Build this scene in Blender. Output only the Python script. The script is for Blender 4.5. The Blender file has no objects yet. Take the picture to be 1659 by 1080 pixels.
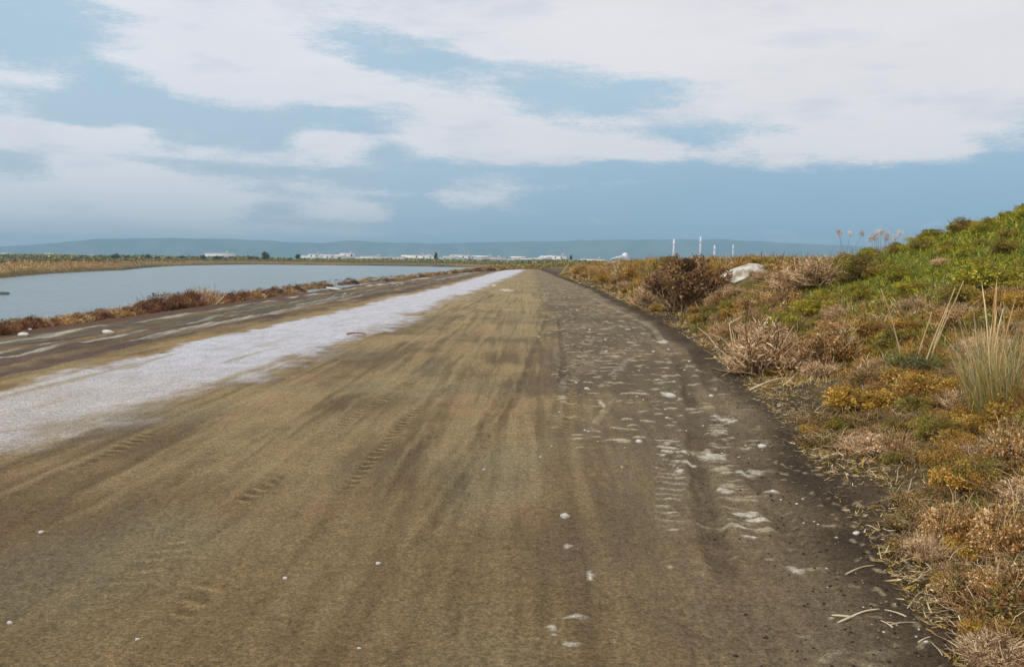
import bpy, math, random
import numpy as np
from mathutils import Matrix, Vector

# ------------------------------------------------------------------ camera
SC = bpy.context.scene
COL = SC.collection
W, H, F = 1659.0, 1080.0, 1437.0
EYE = 1.6
PITCH, ROLL = math.radians(4.62), math.radians(0.62)
cam = bpy.data.cameras.new('camera')
cam.sensor_fit = 'HORIZONTAL'
cam.sensor_width = 36
cam.lens = 36 * F / W
cam.clip_start, cam.clip_end = 0.1, 40000
co = bpy.data.objects.new('camera', cam)
COL.objects.link(co)
ROT = Matrix.Rotation(math.pi / 2 - PITCH, 3, 'X') @ Matrix.Rotation(ROLL, 3, 'Z')
co.location = (0, 0, EYE)
co.rotation_euler = ROT.to_euler()
SC.camera = co


def ray(px, py):
    v = ROT @ Vector((px - W / 2, -(py - H / 2), -F))
    return v.normalized()


# ------------------------------------------------------------------ sky, clouds and sun
SUN_EL, SUN_AZ = math.radians(46), math.radians(-112)      # from the left, a little behind the camera, through thin cloud
wd = bpy.data.worlds.new('World')
SC.world = wd
wd.use_nodes = True
nt = wd.node_tree
nt.nodes.clear()


def N(tree, typ, **kw):
    n = tree.nodes.new(typ)
    for k, v in kw.items():
        setattr(n, k, v)
    return n


def MATH(tree, op, a, b=None, c=None, clamp=False):
    n = N(tree, 'ShaderNodeMath', operation=op, use_clamp=clamp)
    for i, v in enumerate((a, b, c)):
        if v is None:
            continue
        if isinstance(v, (int, float)):
            n.inputs[i].default_value = v
        else:
            tree.links.new(v, n.inputs[i])
    return n.outputs[0]


def MIXC(tree, fac, a, b, blend='MIX'):
    n = N(tree, 'ShaderNodeMix', data_type='RGBA', blend_type=blend)
    for s, v in ((n.inputs[0], fac), (n.inputs[6], a), (n.inputs[7], b)):
        if isinstance(v, (int, float)):
            s.default_value = v
        elif isinstance(v, tuple):
            s.default_value = (*v, 1)
        else:
            tree.links.new(v, s)
    return n.outputs[2]


def MAPR(tree, v, a, b, c=0.0, d=1.0, smooth=True):
    n = N(tree, 'ShaderNodeMapRange', interpolation_type='SMOOTHSTEP' if smooth else 'LINEAR')
    tree.links.new(v, n.inputs[0])
    for i, x in enumerate((a, b, c, d)):
        n.inputs[i + 1].default_value = x
    return n.outputs[0]


def srgb(r, g, b):
    f = lambda c: (c / 255 / 12.92) if c / 255 <= .04045 else ((c / 255 + .055) / 1.055) ** 2.4
    return (f(r), f(g), f(b))


def sky_coord(px, py):
    v = ray(px, py)
    return math.atan2(v.x, v.y), math.asin(v.z)


tc = N(nt, 'ShaderNodeTexCoord')
sx = N(nt, 'ShaderNodeSeparateXYZ')
nt.links.new(tc.outputs['Generated'], sx.inputs[0])
az = MATH(nt, 'ARCTAN2', sx.outputs[0], sx.outputs[1])
el = MATH(nt, 'ARCSINE', sx.outputs[2])
cb = N(nt, 'ShaderNodeCombineXYZ')
nt.links.new(az, cb.inputs[0])
nt.links.new(MATH(nt, 'MULTIPLY', el, 4.2), cb.inputs[1])


def sky_noise(scale, detail, rough, off):
    m = N(nt, 'ShaderNodeMapping')
    m.inputs['Location'].default_value = (off, off * .7, 0)
    nt.links.new(cb.outputs[0], m.inputs[0])
    n = N(nt, 'ShaderNodeTexNoise', noise_dimensions='2D')
    nt.links.new(m.outputs[0], n.inputs['Vector'])
    n.inputs['Scale'].default_value = scale
    n.inputs['Detail'].default_value = detail
    n.inputs['Roughness'].default_value = rough
    return n


w1 = sky_noise(7, 4, .55, 3.1)
w2 = sky_noise(7, 4, .55, 17.7)
azw = MATH(nt, 'ADD', az, MATH(nt, 'MULTIPLY', MATH(nt, 'SUBTRACT', w1.outputs[0], .5), .07))
elw = MATH(nt, 'ADD', el, MATH(nt, 'MULTIPLY', MATH(nt, 'SUBTRACT', w2.outputs[0], .5), .022))
cw = N(nt, 'ShaderNodeCombineXYZ')
nt.links.new(azw, cw.inputs[0])
nt.links.new(elw, cw.inputs[1])
BLOBS = [  # picture place, half widths, tilt, amount (+ open blue-grey, - white cloud)
    (90, 50, 140, 45, 0, 1.0), (160, 160, 95, 42, 8, .95), (610, 75, 165, 42, 14, .95), (380, 195, 290, 28, 0, .7),
    (835, 125, 120, 45, 15, .45), (985, 140, 130, 42, 4, .85), (1160, 140, 130, 22, 3, .4), (560, 285, 220, 36, 0, .8),
    (150, 250, 220, 22, 0, .45), (1150, 295, 420, 42, 0, .8), (1180, 345, 560, 50, 0, .8), (1560, 300, 160, 30, 0, .5), (1060, 275, 100, 14, 0, .5), (1350, 345, 160, 12, 2, .5), (1640, 235, 90, 45, 0, .75),
    (1240, 203, 110, 16, 0, .35), (300, 362, 300, 26, 0, .45), (740, 368, 300, 34, 0, .45), (1060, 220, 100, 20, 0, .4),
    (240, 300, 100, 12, 0, .4), (40, 265, 60, 16, 0, .4), (660, 195, 60, 16, 0, .3),
    (330, 60, 170, 80, 0, -.9), (520, 132, 240, 28, 3, -.8), (40, 125, 60, 34, 0, -.6), (55, 215, 110, 20, 4, -1.3),
    (205, 205, 38, 18, 0, -1.2), (760, 222, 115, 36, 4, -1.1), (900, 240, 150, 26, 3, -.8), (540, 232, 55, 20, 0, -1.4),
    (220, 288, 115, 20, 14, -1.2), (70, 330, 160, 26, 0, -1.0), (550, 340, 70, 22, 8, -1.1), (785, 315, 80, 26, 0, -1.2),
    (1180, 50, 460, 80, 3, -1.3), (1430, 232, 170, 36, -2, -.9), (1545, 245, 50, 18, 0, -.5), (1520, 130, 260, 80, 0, -.6),
    (1260, 175, 150, 18, 4, -.4), (820, 40, 120, 45, 0, -.4), (280, 320, 100, 16, 0, -.9), (120, 352, 230, 22, 0, -.7), (420, 255, 150, 12, 2, -.6), (620, 310, 120, 10, 3, -.5), (980, 300, 160, 12, 2, -.55), (1250, 320, 180, 12, -2, -.5),
    (150, 375, 200, 10, 0, -.6), (560, 372, 160, 9, 0, -.5), (900, 350, 170, 12, 0, -.55), (1500, 300, 120, 12, -3, -.5), (1100, 255, 120, 14, 4, -.5),
]
acc = None
for (px, py, rx, ry, rot, amp) in BLOBS:
    a0, e0 = sky_coord(px, py)
    m = N(nt, 'ShaderNodeMapping', vector_type='TEXTURE')
    m.inputs['Location'].default_value = (a0, e0, 0)
    m.inputs['Rotation'].default_value = (0, 0, math.radians(-rot))
    m.inputs['Scale'].default_value = (rx / F * 1.75, ry / F * 1.75, 1)
    nt.links.new(cw.outputs[0], m.inputs[0])
    ln = N(nt, 'ShaderNodeVectorMath', operation='LENGTH')
    nt.links.new(m.outputs[0], ln.inputs[0])
    g = MAPR(nt, ln.outputs['Value'], 0.15, 1.0, amp, 0.0)
    acc = g if acc is None else MATH(nt, 'ADD', acc, g)
fine = sky_noise(12, 10, .68, 9.0)
big = sky_noise(2.2, 3, .5, 5.0)
midn = sky_noise(5.5, 5, .6, 77.0)
grain = sky_noise(150, 3, .7, 2.0)
hi = MATH(nt, 'ADD', MAPR(nt, el, .22, .5, 0.0, -.35), MATH(nt, 'MULTIPLY', MATH(nt, 'SUBTRACT', grain.outputs[0], .5), .8))
field = MATH(nt, 'ADD', MATH(nt, 'ADD', acc, MATH(nt, 'MULTIPLY', MATH(nt, 'SUBTRACT', fine.outputs[0], .5), 2.0)),
             MATH(nt, 'ADD', MATH(nt, 'MULTIPLY', MATH(nt, 'SUBTRACT', MATH(nt, 'ADD', MATH(nt, 'MULTIPLY', midn.outputs[0], 2.2), big.outputs[0]), 1.6), .6), hi))
lowf = MATH(nt, 'MULTIPLY', MAPR(nt, el, .03, .14, .12, -.02), MAPR(nt, az, -.3, .1, -1.5, 1.0))
blue = MAPR(nt, MATH(nt, 'ADD', field, lowf), -.42, .72)
azr = MAPR(nt, az, -.5, .35)
elr = MAPR(nt, el, .03, .2)
bcol = MIXC(nt, azr, srgb(180, 194, 206), srgb(138, 174, 200))
bcol = MIXC(nt, elr, bcol, srgb(172, 196, 212))
wcol = MIXC(nt, azr, srgb(226, 226, 231), srgb(228, 224, 225))
shade = sky_noise(5, 6, .6, 44)
wcol = MIXC(nt, MAPR(nt, shade.outputs[0], 0.5, .72, 0, .4), wcol, srgb(190, 197, 212))
tint = sky_noise(4, 4, .5, 31)
ccol = MIXC(nt, blue, wcol, bcol)
ccol = MIXC(nt, MAPR(nt, tint.outputs[0], .3, .7, 0, .12), ccol, srgb(205, 205, 222), 'MULTIPLY')
sky = N(nt, 'ShaderNodeTexSky', sky_type='NISHITA', sun_disc=False)
sky.sun_elevation, sky.sun_rotation = SUN_EL, SUN_AZ
bg1 = N(nt, 'ShaderNodeBackground')
nt.links.new(sky.outputs[0], bg1.inputs[0])
bg1.inputs[1].default_value = 0.1
bg2 = N(nt, 'ShaderNodeBackground')
nt.links.new(ccol, bg2.inputs[0])
bg2.inputs[1].default_value = 1.2
mx = N(nt, 'ShaderNodeMixShader')
mx.inputs[0].default_value = .93
nt.links.new(bg1.outputs[0], mx.inputs[1])
nt.links.new(bg2.outputs[0], mx.inputs[2])
wo = N(nt, 'ShaderNodeOutputWorld')
nt.links.new(mx.outputs[0], wo.inputs[0])

sl = bpy.data.lights.new('sun', 'SUN')
sl.energy, sl.angle, sl.color = 1.5, math.radians(10), (1, .95, .87)
so = bpy.data.objects.new('sun', sl)
COL.objects.link(so)
dsun = Vector((math.sin(SUN_AZ) * math.cos(SUN_EL), math.cos(SUN_AZ) * math.cos(SUN_EL), math.sin(SUN_EL)))
so.rotation_euler = dsun.to_track_quat('Z', 'Y').to_euler()
so.location = (-60, 60, 90)
SC.view_settings.view_transform = 'Standard'
SC.view_settings.look = 'None'
SC.view_settings.exposure = 0
SC.view_settings.gamma = 1

# ------------------------------------------------------------------ numeric helpers
rng = np.random.default_rng(7)
random.seed(7)


def _hash(ix, iy, seed):
    h = (ix.astype(np.int64) * 374761393 + iy.astype(np.int64) * 668265263 + seed * 974711) & 0xffffffff
    h = ((h ^ (h >> 13)) * 1274126177) & 0xffffffff
    h = (h ^ (h >> 16)) & 0xffffffff
    return h / 4294967295.0


def vnoise(x, y, seed=0):
    x0, y0 = np.floor(x), np.floor(y)
    fx, fy = x - x0, y - y0
    fx, fy = fx * fx * (3 - 2 * fx), fy * fy * (3 - 2 * fy)
    a, b = _hash(x0, y0, seed), _hash(x0 + 1, y0, seed)
    c, d = _hash(x0, y0 + 1, seed), _hash(x0 + 1, y0 + 1, seed)
    return (a + (b - a) * fx) * (1 - fy) + (c + (d - c) * fx) * fy


def fbm(x, y, octv=4, seed=0, gain=.5):
    s, a, t = 0, 1, 0
    for i in range(octv):
        s = s + a * vnoise(x * 2 ** i + i * 17.3, y * 2 ** i - i * 9.1, seed + i)
        t += a
        a *= gain
    return s / t


def sm(x, a, b):
    t = np.clip((x - a) / (b - a), 0, 1)
    return t * t * (3 - 2 * t)


def U(X, Y):
    return X - .021 * Y


def edge(Y):      # where the road meets the foot of the right bank
    return np.interp(Y, [0, 3.5, 4.4, 7.1, 10.3, 14.2, 24.7, 52, 100, 180, 400], [1.5, 1.6, 1.75, 2.15, 2.62, 2.9, 3.4, 3.6, 3.0, 2.0, 1.0])


PL_Y = [0, 7, 10.5, 17, 22.5, 34, 46, 72, 131, 200]
PL_U = [-5.9, -6.1, -6.3, -6.4, -6.3, -6.1, -5.6, -5.4, -5.4, -5.2]
PR_Y = [0, 7.2, 10, 12.8, 19.5, 26, 49, 56, 100, 153, 200]
PR_U = [-4.7, -4.35, -3.95, -3.75, -3.6, -3.35, -3.1, -2.9, -2.1, -1.4, -1.2]
SH_R = [-9, -1.5, -.9, -.577, -.44, -.384, -.287, -.125, -.02, .02, .3, 9]
SH_Y = [15, 40, 60, 100, 173, 276, 400, 400, 335, 300, 300, 300]
WATER_Z = -.9


def shore(X, Y):
    r = X / np.maximum(Y, 1)
    return np.interp(r, SH_R, SH_Y) * (1 + .03 * (fbm(r * 40, r * 0, 3, 5) - .5)) + 2 * (vnoise(X * .15, Y * .05, 8) - .5)


def base_height(X, Y):
    X = np.asarray(X, float)
    Y = np.asarray(Y, float)
    u = U(X, Y)
    d = u - edge(Y) + .25 * (fbm(X * .0 + 3, Y * .45, 3, 21) - .5) * 2 * sm(Y, 2, 8)
    A = np.interp(Y, [0, 8, 14, 22, 40, 80, 130, 200, 400], [.95, 1, 1, 1.12, 1.06, .85, .6, .36, .1])
    bank = np.interp(d * (1 + .9 * sm(Y, 16, 45)), [-.4, 0, .6, 1, 2, 3, 4, 5, 7, 14, 40, 120], [0, .015, .05, .13, .44, .84, 1.18, 1.36, 1.45, 1.4, .6, .05]) * A
    bank = bank * (1 + .22 * (fbm(X * .5, Y * .3, 3, 44) - .5) * sm(d, 1, 4))
    mound = 1.52 * np.exp(-((X - 12.7) / 3.6) ** 2 - ((Y - 18) / 5.5) ** 2)
    left = -np.interp(-u + 4.5 * sm(Y, 90, 230), [6.4, 7.6, 11.5, 13, 15, 17.5, 22], [0, .06, .22, .3, .75, 1.15, 1.7])
    far = np.clip((Y - shore(X, Y)) * .15, 0, 1.05) + WATER_Z - .15
    left = np.where(Y > shore(X, Y), np.maximum(left, np.minimum(far, .0)), left)
    z = np.where(u > -1, bank + mound * sm(d, .8, 3), left)
    nearw = 1 - sm(np.abs(Y), 60, 160)
    z = z + nearw * .035 * (fbm(X * .6, Y * .35, 4, 3) - .5) * (1 - sm(-u, 12, 15))
    return z


def march(px, py, f=None):
    """where the sight line through a place of the picture meets the terrain"""
    f = f or base_height
    v = ray(px, py)
    t = np.concatenate([np.arange(2, 60, .05), np.arange(60, 900, 1.0)])
    X, Y, Z = v.x * t, v.y * t, EYE + v.z * t
    under = np.nonzero(Z < f(X, Y))[0]
    i = under[0] if len(under) else len(t) - 1
    return float(X[i]), float(Y[i])


def flat(px, py, z=0.0):
    v = ray(px, py)
    t = (z - EYE) / v.z
    return v.x * t, v.y * t


# ------------------------------------------------------------------ mesh helpers
class Geo:
    def __init__(s):
        s.v, s.q, s.t, s.c, s.n = [], [], [], [], 0

    def add(s, v, quads=None, tris=None, col=(.5, .5, .5)):
        v = np.asarray(v, np.float32).reshape(-1, 3)
        c = np.asarray(col, np.float32)
        if c.ndim == 1:
            c = np.tile(c, (len(v), 1))
        s.v.append(v)
        s.c.append(c)
        if quads is not None and len(quads):
            s.q.append(np.asarray(quads, np.int64).reshape(-1, 4) + s.n)
        if tris is not None and len(tris):
            s.t.append(np.asarray(tris, np.int64).reshape(-1, 3) + s.n)
        s.n += len(v)
        return s

    def mesh(s, name, mat, smooth=False):
        v = np.concatenate(s.v)
        c = np.concatenate(s.c)
        q = np.concatenate(s.q) if s.q else np.zeros((0, 4), np.int64)
        t = np.concatenate(s.t) if s.t else np.zeros((0, 3), np.int64)
        me = bpy.data.meshes.new(name)
        me.vertices.add(len(v))
        me.vertices.foreach_set('co', v.ravel())
        me.loops.add(q.size + t.size)
        me.loops.foreach_set('vertex_index', np.concatenate([q.ravel(), t.ravel()]).astype(np.int32))
        me.polygons.add(len(q) + len(t))
        st = np.concatenate([np.arange(len(q)) * 4, q.size + np.arange(len(t)) * 3]).astype(np.int32)
        me.polygons.foreach_set('loop_start', st)
        if smooth:
            me.polygons.foreach_set('use_smooth', np.ones(len(q) + len(t), bool))
        at = me.color_attributes.new('col', 'FLOAT_COLOR', 'POINT')
        at.data.foreach_set('color', np.concatenate([c, np.ones((len(c), 1), np.float32)], 1).astype(np.float32).ravel())
        me.materials.append(mat)
        me.update(calc_edges=True)
        me.validate()
        return me


def obj(name, me, parent=None, loc=None):
    o = bpy.data.objects.new(name, me)
    COL.objects.link(o)
    if parent:
        o.parent = parent
    if loc is not None:
        o.location = loc
    return o


def tag(o, label=None, cat=None, group=None, kind=None):
    for k, v in (('label', label), ('category', cat), ('group', group), ('kind', kind)):
        if v:
            o[k] = v
    return o


def dup(root, loc, rz=0.0, sc=(1, 1, 1), label=None, group=None, tilt=(0, 0)):
    r = root.copy()
    COL.objects.link(r)
    r.location = loc
    r.rotation_euler = (tilt[0], tilt[1], rz)
    r.scale = sc
    if label:
        r['label'] = label
    if group:
        r['group'] = group
    for ch in root.children:
        c = ch.copy()
        COL.objects.link(c)
        c.parent = r
        for g in ch.children:
            k = g.copy()
            COL.objects.link(k)
            k.parent = c
    return r


def blades(geo, base, dirn, length, width, bend, col, tipcol=None):
    """thin leaves: two segments each, 5 vertices; all arguments arrays over blades"""
    n = len(base)
    dirn = dirn / np.linalg.norm(dirn, axis=1, keepdims=True)
    ref = rng.normal(size=(n, 3))
    side = np.cross(dirn, ref)
    side /= np.linalg.norm(side, axis=1, keepdims=True) + 1e-9
    nb = np.cross(side, dirn)
    L, Wd, B = length[:, None], width[:, None], bend[:, None]
    mid = base + dirn * L * .5 + nb * B * L * .25
    tip = base + dirn * L + nb * B * L
    v = np.stack([base - side * Wd * .5, base + side * Wd * .5, mid + side * Wd * .45, mid - side * Wd * .45, tip], 1)
    i = np.arange(n)[:, None] * 5
    q = i + np.array([[0, 1, 2, 3]])
    t = i + np.array([[3, 2, 4]])
    tc_ = col if tipcol is None else tipcol
    cc = np.stack([col, col, (col + tc_) / 2, (col + tc_) / 2, tc_], 1)
    geo.add(v.reshape(-1, 3), q, t, cc.reshape(-1, 3))


def leaves(geo, pos, dirn, size, aspect, col):
    """small folded diamond leaves"""
    n = len(pos)
    dirn = dirn / (np.linalg.norm(dirn, axis=1, keepdims=True) + 1e-9)
    ref = rng.normal(size=(n, 3))
    side = np.cross(dirn, ref)
    side /= np.linalg.norm(side, axis=1, keepdims=True) + 1e-9
    S = size[:, None]
    v = np.stack([pos, pos + dirn * S * .5 + side * S * aspect, pos + dirn * S, pos + dirn * S * .5 - side * S * aspect], 1)
    q = np.arange(n)[:, None] * 4 + np.array([[0, 1, 2, 3]])
    geo.add(v.reshape(-1, 3), q, None, np.repeat(col, 4, 0))


def tube(geo, pts, rad, col, sides=5, cap=True):
    pts = np.asarray(pts, float)
    k = len(pts)
    rad = np.broadcast_to(np.asarray(rad, float), (k,))
    tg = np.gradient(pts, axis=0)
    tg /= np.linalg.norm(tg, axis=1, keepdims=True) + 1e-9
    ref = np.array([0, 0, 1.0]) if abs(tg[0, 2]) < .8 else np.array([1.0, 0, 0])
    a = np.cross(tg, ref)
    a /= np.linalg.norm(a, axis=1, keepdims=True) + 1e-9
    b = np.cross(tg, a)
    an = np.linspace(0, 2 * np.pi, sides, endpoint=False)
    v = pts[:, None] + rad[:, None, None] * (np.cos(an)[None, :, None] * a[:, None] + np.sin(an)[None, :, None] * b[:, None])
    q = []
    for i in range(k - 1):
        for j in range(sides):
            q.append((i * sides + j, i * sides + (j + 1) % sides, (i + 1) * sides + (j + 1) % sides, (i + 1) * sides + j))
    v = v.reshape(-1, 3)
    t = []
    if cap:
        v = np.concatenate([v, pts[:1], pts[-1:]])
        m = k * sides
        for j in range(sides):
            t.append((m, (j + 1) % sides, j))
            t.append((m + 1, (k - 1) * sides + j, (k - 1) * sides + (j + 1) % sides))
    geo.add(v, q, t, col)


def box(geo, x0, x1, y0, y1, z0, z1, col):
    v = [(x, y, z) for x in (x0, x1) for y in (y0, y1) for z in (z0, z1)]
    q = [(0, 1, 3, 2), (4, 6, 7, 5), (0, 4, 5, 1), (2, 3, 7, 6), (0, 2, 6, 4), (1, 5, 7, 3)]
    geo.add(v, q, None, col)


# ------------------------------------------------------------------ materials
def attr_mat(name, rough=.9, vary=0.0, fine=None, bump=0.0, bscale=40, spec=.2, trans=0.0, grain=None):
    m = bpy.data.materials.new(name)
    m.use_nodes = True
    t = m.node_tree
    bs = t.nodes['Principled BSDF']
    bs.inputs['Roughness'].default_value = rough
    bs.inputs['Specular IOR Level'].default_value = spec
    at = N(t, 'ShaderNodeAttribute', attribute_name='col')
    c = at.outputs['Color']
    tcn = N(t, 'ShaderNodeTexCoord')
    if fine:
        for sc_, lo, hi_ in fine:
            nz = N(t, 'ShaderNodeTexNoise')
            nz.inputs['Scale'].default_value = sc_
            nz.inputs['Detail'].default_value = 5
            nz.inputs['Roughness'].default_value = .65
            t.links.new(tcn.outputs['Object'], nz.inputs['Vector'])
            f = MAPR(t, nz.outputs[0], .3, .7, lo, hi_, False)
            hsv = N(t, 'ShaderNodeVectorMath', operation='SCALE')
            t.links.new(c, hsv.inputs[0])
            t.links.new(f, hsv.inputs['Scale'])
            c = hsv.outputs[0]
    if vary:
        oi = N(t, 'ShaderNodeObjectInfo')
        f = MAPR(t, oi.outputs['Random'], 0, 1, 1 - vary, 1 + vary, False)
        sc2 = N(t, 'ShaderNodeVectorMath', operation='SCALE')
        t.links.new(c, sc2.inputs[0])
        t.links.new(f, sc2.inputs['Scale'])
        c = sc2.outputs[0]
    t.links.new(c, bs.inputs['Base Color'])
    if bump:
        nz = N(t, 'ShaderNodeTexNoise')
        nz.inputs['Scale'].default_value = bscale
        nz.inputs['Detail'].default_value = 6
        nz.inputs['Roughness'].default_value = .7
        t.links.new(tcn.outputs['Object'], nz.inputs['Vector'])
        bp = N(t, 'ShaderNodeBump')
        bp.inputs['Strength'].default_value = bump
        bp.inputs['Distance'].default_value = .02
        t.links.new(nz.outputs[0], bp.inputs['Height'])
        t.links.new(bp.outputs[0], bs.inputs['Normal'])
    if trans:
        tr = N(t, 'ShaderNodeBsdfTranslucent')
        t.links.new(c, tr.inputs[0])
        ms = N(t, 'ShaderNodeMixShader')
        ms.inputs[0].default_value = trans
        t.links.new(bs.outputs[0], ms.inputs[1])
        t.links.new(tr.outputs[0], ms.inputs[2])
        t.links.new(ms.outputs[0], t.nodes['Material Output'].inputs[0])
    return m


M_SOIL = attr_mat('sandy soil', .95, fine=[(1.3, .9, 1.1), (16, .78, 1.22), (48, .5, 1.5), (130, .5, 1.5)], bump=.7, bscale=70, spec=.15)
M_LEAF = attr_mat('foliage', .7, vary=.18, trans=.25, spec=.25)
M_TWIG = attr_mat('dry twigs', .85, vary=.15, spec=.15)
M_COVER = attr_mat('ground cover', .8, trans=.15, spec=.15)
M_STONE = attr_mat('pale stone', .8, vary=.12, fine=[(60, .8, 1.15)], bump=.4, bscale=90)
M_WALL = attr_mat('limewash wall', .85, vary=.08, fine=[(.6, .92, 1.06)])
M_ROOF = attr_mat('roof', .85, vary=.15, fine=[(1.5, .85, 1.15)])
M_GLASS = attr_mat('window glass', .15, spec=.5)
M_FAR = attr_mat('far scrub', .85, spec=.1)
M_METAL = attr_mat('painted steel', .5, spec=.4)

# ------------------------------------------------------------------ terrain sheet: relief and soil colours
def grow(start, step, ratio, end):
    o, x, s = [], start, step
    while x < end:
        x += s
        s *= ratio
        o.append(x)
    return o


xs = np.arange(-.6, 2.9, .022)
xr = grow(xs[-1], .035, 1.018, 12000)
xl = np.arange(xs[0] - .04, -8, -.04)
xl2 = -np.array(grow(-xl[-1], .05, 1.03, 12000))
xx = np.concatenate([xl2[::-1], xl[::-1], xs, xr])
yn = np.arange(2.6, 6.5, .017)
yf = grow(yn[-1], .017, 1.0028, 14)
yf += grow(yf[-1], .05, 1.0055, 160)
yf += grow(yf[-1], 1.0, 1.03, 12000)
yb = -np.array(grow(-2.58, .1, 1.35, 400))
yy = np.concatenate([yb[::-1], yn, yf])
GX, GY = np.meshgrid(xx, yy)
GX, GY = GX.ravel(), GY.ravel()


def rut_line(pts, f=flat):
    p = np.array([f(*q) for q in pts])
    out = [p[0]]
    for a, b in zip(p[:-1], p[1:]):
        k = max(2, int(np.linalg.norm(b - a) / .25))
        for i in range(1, k + 1):
            out.append(a + (b - a) * i / k)
    p = np.array(out)
    w = np.convolve(np.pad(p[:, 0], 2, 'edge'), np.ones(5) / 5, 'valid')
    p[:, 0] = w
    return p


def dist_line(X, Y, p, wmax):
    """signed distance to a polyline and the arc length there, for points near it"""
    sel = np.nonzero((X > p[:, 0].min() - wmax) & (X < p[:, 0].max() + wmax) & (Y > p[:, 1].min() - wmax) & (Y < p[:, 1].max() + wmax))[0]
    best = np.full(len(sel), 1e9)
    sg = np.zeros(len(sel))
    al = np.zeros(len(sel))
    s0 = 0
    xs_, ys_ = X[sel], Y[sel]
    for a, b in zip(p[:-1], p[1:]):
        d = b - a
        L = np.hypot(*d)
        t = np.clip(((xs_ - a[0]) * d[0] + (ys_ - a[1]) * d[1]) / (L * L + 1e-9), 0, 1)
        dx, dy = xs_ - a[0] - t * d[0], ys_ - a[1] - t * d[1]
        dd = np.hypot(dx, dy)
        m = dd < best
        best[m] = dd[m]
        sg[m] = np.sign(dx * d[1] - dy * d[0])[m]
        al[m] = (s0 + t * L)[m]
        s0 += L
    return sel, best, sg, al, s0


C = lambda *a: np.array(srgb(*a))
def lerp(a, b, t):
    return a + (b - a) * t[:, None]


u = U(GX, GY)
eg = edge(GY)
d_b = u - eg
wob = fbm(GX * 1.1, GY * .6, 4, 60) - .5
wob2 = fbm(GX * 4, GY * 2.2, 4, 61) - .5
Zt = base_height(GX, GY)
near = 1 - sm(GY, 40, 90)
# soil of the track
streak = fbm(u * 5, GY * .22, 5, 11)
streak2 = fbm(u * 16, GY * .5, 4, 12)
col = lerp(np.tile(C(150, 129, 92), (len(GX), 1)), C(112, 94, 68), sm(streak * .55 + streak2 * .2 + wob * 1.1, .2, .66))
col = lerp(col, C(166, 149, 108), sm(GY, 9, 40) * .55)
thin = fbm(u * 11 + .6 * wob, GY * .28, 4, 13)
col = lerp(col, C(92, 76, 54), sm(thin, .52, .66) * .42)
col = lerp(col, C(176, 156, 114), sm(fbm(u * 9 + .5 * wob + 40, GY * .3, 4, 14), .58, .72) * .35)
col = lerp(col, C(112, 91, 62), (1 - sm(GY, 3, 9)) * .6)  # near stretch darkened in the soil colour, imitating lens vignetting
hue = fbm(GX * .9, GY * .45, 3, 70)
col = lerp(col, C(128, 122, 96), sm(hue, .5, .75) * .4)
hue2 = fbm(GX * 1.7, GY * .9, 3, 71)
col = lerp(col, C(160, 122, 88), sm(hue2, .58, .85) * .3)
# churned darker zone on the right of the track
dark = sm(u + .4 * wob, .0, .5) * (1 - sm(u, 3.2, 3.9)) * sm(GY, 6, 10) * (1 - sm(GY, 30, 70)) * sm(fbm(GX * 1.6, GY * .5, 4, 72), .35, .6)
col = lerp(col, C(112, 99, 78), sm(u + wob, -.1, 1.0) * .6)
finest = fbm(u * 38, GY * 3.5, 3, 79)
col = col * (1 + .22 * (finest - .5) * near)[:, None]
col = lerp(col, C(98, 86, 68), dark * .7)
relief = near * (.020 * (fbm(GX * 9, GY * 6, 4, 78) - .5) + .020 * (streak - .5) + .010 * (streak2 - .5) + .010 * wob2 + dark * .05 * (fbm(GX * 2.5, GY * 1.6, 4, 73) - .5))
flecks = sm(fbm(GX * 5, GY * 9, 3, 74), .66, .76) * sm(dark + sm(u, .5, 1.2) * .35, .1, .5) * (1 - sm(u - eg, -.3, .1))
col = lerp(col, C(196, 184, 150), flecks * .75)
relief += flecks * .012 * near
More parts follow.
